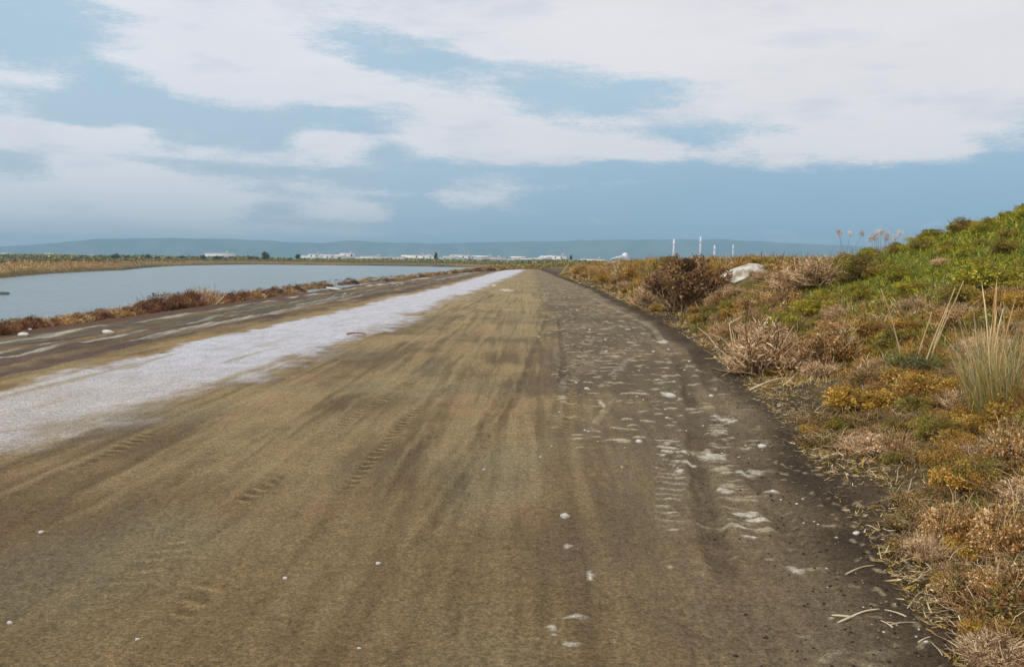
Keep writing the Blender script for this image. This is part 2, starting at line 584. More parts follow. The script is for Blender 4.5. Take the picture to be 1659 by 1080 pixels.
# ruts
RUTS = [  # picture points, half width, depth, darkening, lug depth, lug paleness
    ([(888, 510), (862, 580), (835, 650), (790, 720), (730, 810), (670, 900), (560, 1060)], .06, .02, .24, 0, 0),
    ([(905, 515), (915, 590), (895, 700)], .06, .02, .34, 0, 0),
    ([(800, 478), (735, 507)], .10, .02, .4, 0, 0), ([(775, 500), (700, 533)], .07, .012, .3, 0, 0),
    ([(669, 582), (633, 604)], .06, .014, .35, 0, 0), ([(700, 597), (601, 658), (547, 690), (500, 740)], .09, .016, .36, .006, .1),
    ([(787, 579), (713, 639), (665, 674), (611, 735), (570, 783), (500, 850)], .07, .016, .36, .006, .1),
    ([(722, 680), (675, 737), (610, 810)], .06, .014, .36, 0, 0), ([(828, 614), (790, 690), (758, 745), (700, 830)], .09, .016, .3, 0, 0),
    ([(480, 752), (426, 793), (330, 850)], .07, .012, .28, .006, .15),
    ([(335, 840), (243, 921), (177, 972), (110, 1016), (60, 1050)], .10, .012, .10, .014, .12),
    ([(262, 690), (200, 722), (142, 752), (60, 790)], .10, .012, .2, .014, .08),
    ([(260, 735), (150, 775), (30, 840)], .08, .010, .25, 0, 0), ([(400, 905), (330, 950), (250, 1040)], .09, .008, .15, .012, .05),
    ([(1040, 522), (1082, 565), (1112, 610), (1124, 680), (1132, 760), (1150, 850), (1190, 960), (1260, 1120)], .10, .026, .48, 0, 0),
    ([(960, 545), (930, 600), (925, 660), (905, 740)], .07, .012, .25, .006, .1),
    ([(1075, 600), (1060, 650), (1062, 700)], .12, .010, .1, .014, .2),
    ([(1082, 700), (1088, 780), (1092, 880)], .125, .010, .2, .020, .7),
    ([(960, 540), (940, 590), (900, 650)], .16, .008, .08, .018, .35),
    ([(1040, 540), (1010, 590), (960, 650)], .12, .006, .08, .016, .3),
    ([(1168, 665), (1165, 740), (1190, 800), (1216, 880)], .13, .008, .12, .014, .45),
    ([(955, 480), (1000, 503), (1060, 532), (1085, 575)], .10, -.02, -.25, 0, 0),
    ([(1120, 560), (1160, 640), (1195, 720), (1240, 800), (1310, 930), (1400, 1100)], .10, .02, .30, 0, 0),
    ([(560, 640), (380, 730), (200, 830), (0, 950)], .05, .012, .25, 0, 0), ([(640, 640), (480, 760), (300, 905), (120, 1060)], .05, .012, .22, 0, 0),
    ([(430, 640), (250, 720), (60, 815)], .05, .012, .25, 0, 0), ([(840, 650), (760, 700), (600, 905)], .05, .008, .22, 0, 0), ([(1000, 640), (940, 720), (905, 790)], .05, -.008, -.18, 0, 0),
]
for k, (pts, hw, dep, dk, lug, pale) in enumerate(RUTS):
    p = rut_line(pts)
    sel, dd, sg, al, tot = dist_line(GX, GY, p, hw * 3)
    dd = dd + .35 * hw * (fbm(GX[sel] * 7, GY[sel] * 4, 3, 90 + k) - .5) * 2
    brk = .35 + .65 * sm(fbm(al * 1.3 + k * 7, al * 0 + k, 3, 120), .3, .6)
    wgt = (1 - sm(dd, hw * .45, hw)) * sm(al, 0, .8) * (1 - sm(al, tot - min(2.2, .45 * tot), tot)) * brk
    berm = np.exp(-((dd - hw * 1.15) / (hw * .4)) ** 2) * brk
    relief[sel] += -dep * wgt + .35 * dep * berm
    if dk:
        if dk > 0:
            col[sel] = lerp(col[sel], C(84, 72, 54), np.clip(wgt * dk * (.75 + .9 * sm(fbm(GX[sel] * 9, GY[sel] * 5, 3, 190 + k), .4, .65)), 0, .9))
        else:
            col[sel] = lerp(col[sel], C(205, 190, 155), -dk * wgt)
    if lug:
        ph = al / .155 + sg * dd * (2.6 if k % 2 else -1.6) + .5 * (fbm(al * 2, dd * 3, 2, 140 + k) - .5)
        ph = ph + .35 * (fbm(al * 5, al * 0 + k, 2, 170) - .5)
        tri = np.abs((ph % 1.0) - .5) * 2
        ridge = sm(tri, .55, .85) * wgt
        relief[sel] += ridge * lug
        keep = sm(fbm(GX[sel] * 9, GY[sel] * 7, 4, 160 + k), .38, .56)
        if pale < .2:
            col[sel] = lerp(col[sel], C(178, 154, 108), ridge * .7)
            col[sel] = lerp(col[sel], C(92, 76, 52), (wgt - ridge).clip(0, 1) * .45)
        else:
            col[sel] = lerp(col[sel], C(206, 198, 172), np.clip(ridge * pale * 1.6 * keep, 0, 1))
# salt-pale scuffs seen beside the right wheel mark
for (px, py, wx, hy) in [(1155, 741, 30, 7), (1185, 683, 17, 3), (1168, 677, 18, 4), (1205, 768, 22, 6), (1225, 765, 18, 6), (1253, 800, 12, 5),
                         (1176, 797, 16, 6), (1205, 835, 32, 7), (1225, 845, 26, 5), (1200, 858, 26, 4), (1215, 872, 18, 3), (1090, 829, 24, 2.5),
                         (1085, 808, 16, 2.5), (1088, 856, 14, 3), (1290, 922, 20, 6), (1083, 640, 14, 5), (1073, 553, 16, 3), (920, 885, 8, 6),
                         (958, 935, 7, 12), (1085, 916, 10, 2.5), (928, 1000, 30, 4), (930, 1045, 26, 4), (895, 1020, 8, 12), (1105, 735, 12, 4),
                         (1115, 752, 16, 3), (1100, 765, 12, 3), (1248, 908, 8, 3), (1345, 1000, 8, 3), (820, 470, 16, 2.5), (800, 462, 5, 2), (975, 655, 5, 9)]:
    x0, y0 = flat(px, py)
    wx, hy = wx * .8, hy * .85
    ax, ay = wx * y0 / F, abs(flat(px, py - hy)[1] - y0)
    sel = np.nonzero((np.abs(GX - x0) < ax * 2) & (np.abs(GY - y0) < ay * 2.5))[0]
    if not len(sel):
        continue
    r = np.hypot((GX[sel] - x0) / ax, (GY[sel] - y0 + .25 * ay * (GX[sel] - x0) / ax) / ay) + 1.6 * (fbm(GX[sel] * 16, GY[sel] * 22, 4, int(px)) - .5)
    m = 1 - sm(r, .55, 1.0)
    col[sel] = lerp(col[sel], C(206, 198, 176), m * .85)
    relief[sel] += .004 * m
# pale salt-crusted lane
pl = np.interp(GY, PL_Y, PL_U) + wob * .9 + wob2 * .25
pr = np.interp(GY, PR_Y, PR_U) + wob * 1.3 + wob2 * .45
ragged = .5 * (fbm(u * 5, GY * 3, 4, 37) - .5)
lane = sm(u - pl + ragged, -.12, .22) * (1 - sm(u - pr + ragged * 1.6, -.55, .35)) * (1 - sm(GY, 178, 190))
tex = fbm(u * 5, GY * 2.2, 5, 33) * .6 + .4 * fbm(u * 14, GY * 9, 3, 34)
lc = lerp(np.tile(C(198, 197, 202), (len(GX), 1)), C(172, 166, 158), sm(tex, .42, .7) * .45)
lc = lerp(lc, C(186, 176, 164), (1 - sm(GY, 9, 15)) * .75)
lc = lerp(lc, C(160, 146, 112), sm(fbm(u * 3.2, GY * .35, 4, 35), .58, .7) * (1 - sm(GY, 12, 22)) * .7)
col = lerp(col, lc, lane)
relief += lane * near * .022 * (tex - .45)
# golden margin, then the dark verge with pale streaks
gold = np.exp(-((u - pl + .28) / .28) ** 2) * (GY < 190)
verge = 1 - sm(u - pl, -.75, -.35)
st = fbm(u * 3.4 + wob * .8, GY * .045 + 3, 4, 41)
vc = lerp(np.tile(C(96, 80, 68), (len(GX), 1)), C(128, 108, 78), sm(fbm(u * 2, GY * .2, 3, 42), .4, .7))
vc = lerp(vc, C(184, 178, 158), sm(st, .56, .60) * sm(-u, 7.6, 8.3) * .85 * sm(fbm(u * 1.5, GY * .35, 4, 46), .38, .55))
vc = vc * (.55 + .9 * fbm(GX * 2.6, GY * 1.1, 5, 47))[:, None]
vc = lerp(vc, C(84, 92, 78), sm(fbm(u * 2.2, GY * .06, 3, 43), .55, .66) * .5)
col = lerp(col, vc, verge)
col = lerp(col, C(152, 126, 80), gold * sm(fbm(GX * 2.5, GY * 1.2, 4, 58), .35, .6) * .7)
relief += verge * (1 - sm(GY, 60, 120)) * (.10 * (st - .5) + .16 * (fbm(GX * 1.6, GY * .7, 5, 48) - .5))
col = lerp(col, C(96, 74, 58), sm(-u, 11.2, 12.4) * (GY < 260))
col = lerp(col, C(78, 72, 60), (Zt < WATER_Z + .05).astype(float) * (u < 0))
# foot and side of the right bank
foot = sm(d_b + wob * .5, -.42, .05)
bankc = lerp(np.tile(C(84, 70, 52), (len(GX), 1)), C(116, 98, 66), sm(fbm(GX * 2.2, GY * 1.5, 4, 51), .4, .68))
bankc = lerp(bankc, C(122, 108, 58), sm(d_b, 1.2, 2.6) * .6 * sm(GY, 7, 12))
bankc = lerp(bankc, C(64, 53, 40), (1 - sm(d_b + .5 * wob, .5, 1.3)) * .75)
bankc = bankc * (.6 + .8 * fbm(GX * 5, GY * 4, 4, 56))[:, None]
bankc = lerp(bankc, C(104, 116, 44), sm(np.exp(-((GX - 12.2) / 4.6) ** 2 - ((GY - 18) / 6.4) ** 2), .08, .3) * .8)
col = lerp(col, bankc, foot * (GY < 400))
speck = sm(fbm(GX * 22, GY * 14, 2, 52), .72, .8) * foot * (GY < 14)
col = lerp(col, C(176, 160, 128), speck * .7)
relief += foot * near * (.05 * (fbm(GX * 3.2, GY * 2.4, 5, 53) - .5) + .02 * (fbm(GX * 14, GY * 10, 3, 54) - .5))
# country beyond
farm = sm(GY, 185, 215) * (u > -30) + (GY > shore(GX, GY) + 1) * (u < -14)
farm = np.clip(farm, 0, 1)
col = lerp(col, lerp(np.tile(C(120, 104, 66), (len(GX), 1)), C(78, 82, 58), sm(fbm(GX * .02, GY * .01, 3, 81), .4, .6)), farm)
Zt = Zt + relief
nx, ny = len(xx), len(yy)
ii = np.arange(nx * ny).reshape(ny, nx)
quads = np.stack([ii[:-1, :-1], ii[:-1, 1:], ii[1:, 1:], ii[1:, :-1]], -1).reshape(-1, 4)
fc = quads.mean(1)
q0 = quads[:, 0]
m_lane = lane[q0] > .5
m_road = (~m_lane) & (u[q0] > pl[q0]) & (d_b[q0] < -.15) & (GY[q0] < 190)
m_bank = (d_b[q0] >= -.15) & (d_b[q0] < 45) & (GY[q0] < 400)
m_verge = (~m_lane) & (~m_road) & (~m_bank) & (u[q0] > -20) & (GY[q0] < 260) & (u[q0] < pl[q0] + .5)
P = np.stack([GX, GY, Zt], 1)
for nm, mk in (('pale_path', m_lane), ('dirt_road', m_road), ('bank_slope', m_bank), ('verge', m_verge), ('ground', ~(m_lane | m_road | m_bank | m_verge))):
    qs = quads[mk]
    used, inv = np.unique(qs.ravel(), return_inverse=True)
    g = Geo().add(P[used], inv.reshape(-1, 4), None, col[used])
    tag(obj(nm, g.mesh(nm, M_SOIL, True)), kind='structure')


def ground_z(X, Y):
    """height of the finished sheet (bilinear)"""
    X, Y = np.atleast_1d(X).astype(float), np.atleast_1d(Y).astype(float)
    i = np.clip(np.searchsorted(xx, X) - 1, 0, nx - 2)
    j = np.clip(np.searchsorted(yy, Y) - 1, 0, ny - 2)
    fx, fy = (X - xx[i]) / (xx[i + 1] - xx[i]), (Y - yy[j]) / (yy[j + 1] - yy[j])
    Zg = Zt.reshape(ny, nx)
    return (Zg[j, i] * (1 - fx) + Zg[j, i + 1] * fx) * (1 - fy) + (Zg[j + 1, i] * (1 - fx) + Zg[j + 1, i + 1] * fx) * fy


def gz(x, y):
    return float(ground_z(x, y)[0])


# ------------------------------------------------------------------ water
wm = bpy.data.materials.new('lagoon water')
wm.use_nodes = True
t = wm.node_tree
bs = t.nodes['Principled BSDF']
bs.inputs['Base Color'].default_value = (*srgb(122, 140, 142), 1)
bs.inputs['Roughness'].default_value = .22
bs.inputs['IOR'].default_value = 1.33
tcn = N(t, 'ShaderNodeTexCoord')
mp = N(t, 'ShaderNodeMapping')
mp.inputs['Scale'].default_value = (.35, 1.1, 1)
t.links.new(tcn.outputs['Object'], mp.inputs[0])
nz = N(t, 'ShaderNodeTexNoise')
nz.inputs['Scale'].default_value = .8
nz.inputs['Detail'].default_value = 5
nz.inputs['Roughness'].default_value = .6
t.links.new(mp.outputs[0], nz.inputs['Vector'])
bp = N(t, 'ShaderNodeBump')
bp.inputs['Strength'].default_value = .9
bp.inputs['Distance'].default_value = .8
t.links.new(nz.outputs[0], bp.inputs['Height'])
t.links.new(bp.outputs[0], bs.inputs['Normal'])
g = Geo()
wxs, wys = np.linspace(-900, 40, 48), np.linspace(-60, 700, 40)
A_, B_ = np.meshgrid(wxs, wys)
kk = np.arange(A_.size).reshape(A_.shape)
wq = np.stack([kk[:-1, :-1], kk[:-1, 1:], kk[1:, 1:], kk[1:, :-1]], -1).reshape(-1, 4)
keep = B_.ravel()[wq[:, 0]] < 560
g.add(np.stack([A_.ravel(), B_.ravel(), np.full(A_.size, WATER_Z)], 1), wq[keep])
tag(obj('water', g.mesh('water', wm)), kind='structure')

# ------------------------------------------------------------------ hills
g = Geo()
RP = [(-400, 392), (0, 399), (60, 396), (120, 391), (160, 387), (280, 385), (380, 387), (430, 389), (470, 392), (520, 394), (560, 390), (640, 393), (700, 394),
      (780, 393), (860, 391), (930, 390), (1000, 388), (1080, 388), (1160, 388), (1250, 392), (1330, 396), (1420, 399), (1660, 404), (2100, 406)]
pxs = np.linspace(-500, 2200, 300)
tops = np.interp(pxs, [a for a, b in RP], [b for a, b in RP]) + 2.2 * (fbm(pxs * .03, pxs * 0, 4, 200) - .5)
DH = 7000.0
prof = []
for a, b in zip(pxs, tops):
    v = ray(a, b)
    s_ = DH / math.hypot(v.x, v.y)
    prof.append((v.x * s_, v.y * s_, EYE + v.z * s_))
prof = np.array(prof)
dirs = prof[:, :2] / DH
rows, hc = [], []
for k, (dr, fh) in enumerate([(-900, 0), (-650, .22), (-420, .5), (-200, .82), (0, 1), (250, .75), (600, .3), (900, 0)]):
    n_ = fbm(pxs * .05 + k * 3.3, pxs * 0 + k, 4, 210 + k)
    rows.append(np.concatenate([dirs * (DH + dr + 160 * (n_[:, None] - .5)), (np.maximum(prof[:, 2], 20) * fh * (1 + (.25 * (n_ - .5) if k != 4 else 0)) - (2 if fh == 0 else 0))[:, None]], 1))
    hc.append(lerp(np.tile(C(60, 80, 62), (len(pxs), 1)), C(104, 104, 78), sm(n_, .4, .65)))
kk = np.arange(len(rows) * len(pxs)).reshape(len(rows), -1)
g.add(np.concatenate(rows), np.stack([kk[:-1, :-1], kk[:-1, 1:], kk[1:, 1:], kk[1:, :-1]], -1).reshape(-1, 4), None, np.concatenate(hc))
tag(obj('hills', g.mesh('hills', M_FAR, True)), kind='structure')

# ------------------------------------------------------------------ plants: kinds
PAL = {
    'straw': [C(214, 190, 142), C(190, 158, 104), C(224, 204, 168), C(170, 136, 88)],
    'pink': [C(206, 178, 140), C(176, 146, 108), C(226, 204, 168), C(134, 106, 78), C(192, 160, 112), C(104, 82, 60)],
    'green': [C(150, 152, 46), C(182, 172, 44), C(128, 136, 44), C(182, 168, 74), C(94, 104, 42)],
    'gold': [C(178, 152, 56), C(160, 138, 52), C(196, 164, 84), C(132, 122, 50), C(178, 130, 60)],
    'rust': [C(166, 108, 56), C(176, 120, 64), C(132, 98, 54), C(204, 168, 114), C(128, 116, 54), C(112, 96, 50)],
    'brown': [C(142, 108, 80), C(124, 94, 68), C(158, 122, 92), C(108, 86, 60), C(134, 112, 74)],
    'maroon': [C(134, 84, 66), C(112, 76, 62), C(150, 92, 62), C(96, 70, 60), C(124, 98, 80)],
    'olive': [C(130, 130, 58), C(148, 140, 68), C(104, 112, 54), C(166, 148, 80)],
    'sage': [C(112, 122, 88), C(96, 110, 78), C(130, 136, 98), C(84, 98, 66)],
}


def pick(name, n, jit=.12):
    p = np.array(PAL[name])
    c = p[rng.integers(0, len(p), n)]
    return c * 1.4 * (1 + rng.normal(0, jit, (n, 1))).clip(.5, 1.5)


def crown_points(n, lobes=9, flat_=.65, seed=0, lo=.13, hi_=.24):
    """points through several uneven lobes inside a unit-wide, flat_-high mound, with outward directions"""
    r = np.random.default_rng(seed)
    an = r.uniform(0, 2 * np.pi, lobes)
    rr = np.sqrt(r.uniform(0, 1, lobes)) * .34
    lc_ = np.stack([np.cos(an) * rr, np.sin(an) * rr, r.uniform(.12, .55, lobes) * flat_ * (1 - rr)], 1)
    lr = r.uniform(lo, hi_, lobes)
    k = r.integers(0, lobes, n)
    d = r.normal(size=(n, 3))
    d /= np.linalg.norm(d, axis=1, keepdims=True)
    rad = r.uniform(.35, 1.0, n) ** .6
    p = lc_[k] + d * (lr[k] * rad)[:, None] * np.array([1, 1, .95])
    p[:, 2] = np.abs(p[:, 2])
    out = d * .7 + p * .8 + np.array([0, 0, .35])
    return p, out, k


def twig_mesh(n, pal, spread=.5, h=.6, rad=.006, curl=.6, seg=5, seed=0):
    g = Geo()
    r = np.random.default_rng(seed)
    for i in range(n):
        a = r.uniform(0, 2 * math.pi)
        rb = r.uniform(0, .25) ** .8
        p = np.array([math.cos(a) * rb * .6, math.sin(a) * rb * .6, 0.0])
        tgt = np.array([math.cos(a) * r.uniform(.1, spread), math.sin(a) * r.uniform(.1, spread), r.uniform(.3, 1) * h])
        d = tgt - p
        L = np.linalg.norm(d)
        d /= L
        pts = [p]
        for s in range(seg):
            d = d + r.normal(0, curl, 3) * .35
            d /= np.linalg.norm(d)
            p = p + d * L / seg
            p[2] = max(p[2], .01)
            pts.append(p)
        tube(g, pts, np.linspace(rad, rad * .35, seg + 1), pick(pal, 1)[0], 3, False)
    return g


def make_plant(name, label, cat, group, kind, seed):
    """an Empty with foliage and stem parts, about one unit wide"""
    root = bpy.data.objects.new(name, None)
    COL.objects.link(root)
    root.empty_display_size = .2
    tag(root, label, cat, group)
    if kind == 'dry':
        g = twig_mesh(150, 'pink', .5, .62, .008, .9, 5, seed)
        obj('stem', g.mesh('stem', M_TWIG), root)
        g = Geo()
        p, o, k = crown_points(5200, 28, .8, seed, .06, .16)
        cc = pick('pink', len(p)) * (.85 + .3 * np.random.default_rng(seed).uniform(size=28)[k])[:, None]
        blades(g, p, o + rng.normal(0, 1.0, o.shape), rng.uniform(.025, .075, len(p)), rng.uniform(.005, .011, len(p)), rng.normal(0, .7, len(p)), cc)
        obj('foliage', g.mesh('foliage', M_TWIG), root)
    elif kind in ('green', 'gold', 'rust', 'olive', 'maroon', 'brown', 'sage'):
        st_ = {'green': 'olive', 'gold': 'rust', 'rust': 'straw', 'olive': 'brown', 'maroon': 'brown', 'brown': 'pink', 'sage': 'brown'}[kind]
        g = twig_mesh(120, st_, .5, .46 if kind == 'brown' else .6, .005, .8, 5, seed)
        obj('stem', g.mesh('stem', M_TWIG), root)
        g = Geo()
        p, o, k = crown_points(8500 if kind != 'brown' else 14000, 34, .78 if kind != 'brown' else .95, seed, .05, .15 if kind != 'brown' else .2)
        second = {'green': 'gold', 'gold': 'rust', 'rust': 'straw', 'olive': 'gold', 'maroon': 'rust', 'brown': 'rust', 'sage': 'olive'}[kind]
        rr = np.random.default_rng(seed)
        mixk = rr.uniform(size=34)[k] * .45 + rng.uniform(size=len(p)) * .6
        cc = np.where((mixk > .6)[:, None], pick(second, len(p)), pick(kind, len(p)))
        cc = cc * (.65 + .6 * rr.uniform(size=34)[k])[:, None] * np.where(rng.uniform(size=(len(p), 1)) < .22, .35, 1.08)
        leaves(g, p, o * .6 + rng.normal(0, 1, o.shape), rng.uniform(.014, .046, len(p)), rng.uniform(.16, .34, (len(p), 1)), cc)
        obj('foliage', g.mesh('foliage', M_LEAF), root)
    elif kind == 'tangle':
        g = twig_mesh(170, 'pink', .62, .42, .005, 1.5, 6, seed)
        g2 = twig_mesh(120, 'brown', .6, .36, .006, 1.4, 5, seed + 50)
        obj('stem', g.mesh('stem', M_TWIG), root)
        obj('dead_stem', g2.mesh('dead_stem', M_TWIG), root)
        g = Geo()
        p, o, k = crown_points(3600, 40, .6, seed, .04, .12)
        r_ = rng.uniform(size=(len(p), 1))
        cc = np.where(r_ < .4, pick('rust', len(p)), np.where(r_ < .7, pick('olive', len(p)), pick('brown', len(p)) * .35))  # blackish leaves, deepened so the colour stands in for shade between stems
        leaves(g, p, rng.normal(0, 1, o.shape), rng.uniform(.014, .045, len(p)), rng.uniform(.15, .3, (len(p), 1)), cc)
        obj('foliage', g.mesh('foliage', M_LEAF), root)
    elif kind == 'tuft':
        g = Geo()
        n = 420
        a = rng.uniform(0, 2 * np.pi, n)
        r_ = rng.uniform(0, .16, n)
        b = np.stack([np.cos(a) * r_, np.sin(a) * r_, np.zeros(n)], 1)
        dd_ = np.stack([np.cos(a) * rng.uniform(.05, .6, n), np.sin(a) * rng.uniform(.05, .6, n), np.ones(n)], 1)
        blades(g, b, dd_, rng.uniform(.25, .75, n), rng.uniform(.008, .014, n), rng.normal(0, .3, n), pick('olive', n), pick('straw', n))
        obj('foliage', g.mesh('foliage', M_LEAF), root)
    return root


KINDS = {}
for kd, nm, cat in (('dry', 'dry_shrub', 'shrub'), ('green', 'green_shrub', 'shrub'), ('gold', 'golden_shrub', 'shrub'), ('rust', 'rusty_shrub', 'shrub'),
                    ('olive', 'olive_shrub', 'shrub'), ('maroon', 'saltmarsh_shrub', 'shrub'), ('brown', 'brown_bush', 'bush'), ('sage', 'sage_shrub', 'shrub'), ('tangle', 'tangled_shrub', 'shrub'), ('tuft', 'grass_tuft', 'grass tuft')):
    KINDS[kd] = [nm, cat, [dict(seed=s) for s in range({'brown': 1, 'sage': 1}.get(kd, 3))], None]
SEEDC = [100]


def plant(kd, x, y, w, h, label, group, sink=.03, fixed=None):
    """a plant w metres wide and h metres high standing at (x, y)"""
    nm, cat, protos, _ = KINDS[kd]
    pr_ = protos[random.randrange(len(protos)) if fixed is None else fixed % len(protos)]
    native_h = .62 if kd != 'tuft' else .7
    native_w = .95 if kd != 'tuft' else .6
    s = (w / native_w, w / native_w * random.uniform(.85, 1.1), h / native_h)
    loc = (x, y, gz(x, y) - sink * h)
    if 'root' not in pr_:
        SEEDC[0] += 1
        pr_['root'] = make_plant(nm, label, cat, group, kd, SEEDC[0])
        r = pr_['root']
        r.location, r.scale, r.rotation_euler = loc, s, (0, 0, random.uniform(0, 6.28))
        return r
    r = dup(pr_['root'], loc, random.uniform(0, 6.28), s, label, None)
    if group:
        r['group'] = group
    elif 'group' in r.keys():
        del r['group']
    return r


def plant_px(kd, px, py, wpx, hpx, label, group=None, **kw):
    x, y = march(px, py)
    d_ = math.hypot(x, y)
    return plant(kd, x, y, wpx * d_ / F, hpx * d_ / F, label, group, **kw)


# ------------------------------------------------------------------ named plants on the right bank (picture place of the foot, size in the picture)
NAMED = [
    ('brown', 1112, 500, 150, 100, 'biggest dark brown bush on the bank, standing just left of the white sand heap'),
    ('dry', 1052, 497, 80, 48, 'pale pinkish dry shrub at the left foot of the biggest brown bush'),
    ('dry', 1238, 606, 175, 100, 'large pale twiggy shrub overhanging the road edge where the soil opens into a bay'),
    ('rust', 1340, 592, 120, 85, 'reddish brown shrub right behind the large pale twiggy shrub'),
    ('rust', 1180, 548, 60, 34, 'small red tinged shrub at the road edge before the large twiggy shrub'),
    ('green', 1322, 508, 80, 34, 'small bright green shrub alone among the dry brown ones halfway up the bank'),
    ('dry', 1290, 470, 110, 46, 'dry brown shrub on the skyline right of the white sand heap'),
    ('gold', 1400, 668, 130, 62, 'low golden olive shrub beside the bay of bare soil'),
    ('gold', 1490, 650, 120, 60, 'golden shrub at the foot of the leaning pale stalks'),
    ('sage', 1480, 612, 90, 50, 'grey green shrub out of which the pale stalks lean'),
    ('rust', 1645, 760, 110, 100, 'red brown shrub below the tall dry grass at the right edge'),
    ('rust', 1545, 880, 110, 80, 'orange brown shrub nearest the road in the lower right'),
    ('rust', 1640, 900, 130, 110, 'orange brown shrub at the right edge, behind the nearest one'),
    ('dry', 1500, 905, 80, 50, 'small straw coloured shrub at the end of the bare soil strip, lower right'),
    ('rust', 1640, 985, 130, 80, 'dark rusty shrub at the right edge just above the corner'),
    ('gold', 1560, 800, 110, 60, 'olive gold shrub above the nearest orange brown one'),
    ('rust', 1560, 975, 90, 50, 'small rusty shrub just below the nearest orange brown one'),
    ('dry', 1620, 1075, 150, 60, 'tangled dry shrub in the lower right corner'),
    ('gold', 1030, 452, 46, 34, 'yellow green shrub on the skyline left of the biggest brown bush'),
    ('gold', 985, 458, 50, 24, 'golden yellow shrub at the bank foot below the far white pavilion'),
    ('olive', 1380, 440, 90, 40, 'olive shrub on the skyline under the small whitish plumes'),
    ('dry', 1180, 482, 44, 24, 'dry shrub at the left foot of the white sand heap'),
    ('gold', 945, 448, 44, 24, 'small golden shrub on the skyline near the far road end'),
    ('rust', 1010, 462, 60, 40, 'rust and olive shrub on the skyline between the pavilion and the brown bush'),
    ('rust', 1285, 452, 70, 44, 'rounded rusty shrub standing up on the skyline, right of the sand heap'),
    ('olive', 1395, 452, 80, 50, 'rounded olive shrub on the skyline just left of the green mound'),
    ('dry', 1330, 462, 110, 56, 'twiggy brown shrub on the skyline, midway between sand heap and plumes'),
    ('rust', 1262, 500, 90, 46, 'rusty shrub in front of the skyline, right of the sand heap'),
    ('dry', 1410, 735, 110, 34, 'flat pale mat of dry twigs beside the dark roadside soil'),
    ('green', 1600, 470, 130, 50, 'green shrub above the tall dry grass on the flank of the mound'),
]
for kd, px, py, w_, h_, lb in NAMED:
    plant_px(kd, px, py, w_, h_, lb)


def mound_amt(x, y):
    return np.exp(-((x - 12.2) / 4.6) ** 2 - ((y - 18) / 6.4) ** 2)


ALT = {'dry': ('dry twiggy pale shrub, one of the pale ones matted together on the right bank', 'dry pale shrubs on the right bank'),
       'green': ('low lime green shrub, one of those covering the high mound', 'green shrubs covering the mound'),
       'gold': ('low golden olive shrub, one of those spread over the right bank', 'golden shrubs on the right bank'),
       'rust': ('rust brown shrub, one of those spread over the right bank', 'rust brown shrubs on the right bank'),
       'olive': ('olive green shrub, one of those along the right bank', 'olive shrubs on the right bank')}
HX, HY = march(1200, 452)
HX, HY = HX + .3, HY + 1.2
placed = [(HX, HY, 1.9), (HX - .2, HY - 2.2, 1.0)]
tries = 0
while len(placed) < 470 and tries < 40000:
    tries += 1
    y = 3.6 * (95 / 3.6) ** random.random()
    dd = random.uniform(.55, 9 if y < 30 else 6)
    x = float(edge(y)) + dd + .021 * y
    if x / y > .64 or y > 3 and x < 0:
        continue
    sz = random.uniform(.3, .75) * (1 + .016 * y)
    if dd < .9:
        sz *= .6
    if y < 9 and dd < .75 + .16 * (y - 4) or 7.6 < y < 10.8 and dd < 1.5:
        continue
    if any((x - a) ** 2 + (y - b) ** 2 < (.30 * (sz + c)) ** 2 for a, b, c in placed):
        continue
    m = float(mound_amt(x, y))
    if m > .16 and random.random() < .9:
        kd = random.choice(['green', 'green', 'green', 'olive'])
    elif y < 13:
        kd = random.choice(['rust', 'gold', 'gold', 'gold', 'dry', 'olive', 'rust'])
    elif y < 28:
        kd = random.choice(['dry', 'rust', 'gold', 'gold', 'olive', 'dry', 'green', 'olive'])
    else:
        kd = random.choice(['gold', 'gold', 'gold', 'rust', 'olive', 'dry'])
    placed.append((x, y, sz))
    if m > .16:
        sz *= .8
    lb, gp = ALT[kd]
    plant(kd, x, y, sz, sz * random.uniform(.34, .6), lb, gp)

n2, tries = 0, 0
while n2 < 130 and tries < 20000:
    tries += 1
    y = random.uniform(3.3, 10.5)
    dd = random.uniform(.3, 3.2)
    x = float(edge(y)) + dd + .021 * y
    if x / y > .64 or (y > 5.7 and y < 7.3 and dd < .75) or (y > 8.6 and dd < 1.3):
        continue
    sz = random.uniform(.2, .5)
    if any((x - a) ** 2 + (y - b) ** 2 < (.27 * (sz + c)) ** 2 for a, b, c in placed):
        continue
    placed.append((x, y, sz))
    n2 += 1
    if random.random() < .5:
        plant('tangle', x, y, sz * 1.3, sz * random.uniform(.4, .7), 'tangled dead stemmed shrub, one of those matted together in the lower right', 'tangled shrubs matted in the lower right')
    else:
        kd = random.choice(['rust', 'gold', 'olive', 'olive'])
        plant(kd, x, y, sz, sz * random.uniform(.4, .65), *ALT[kd])

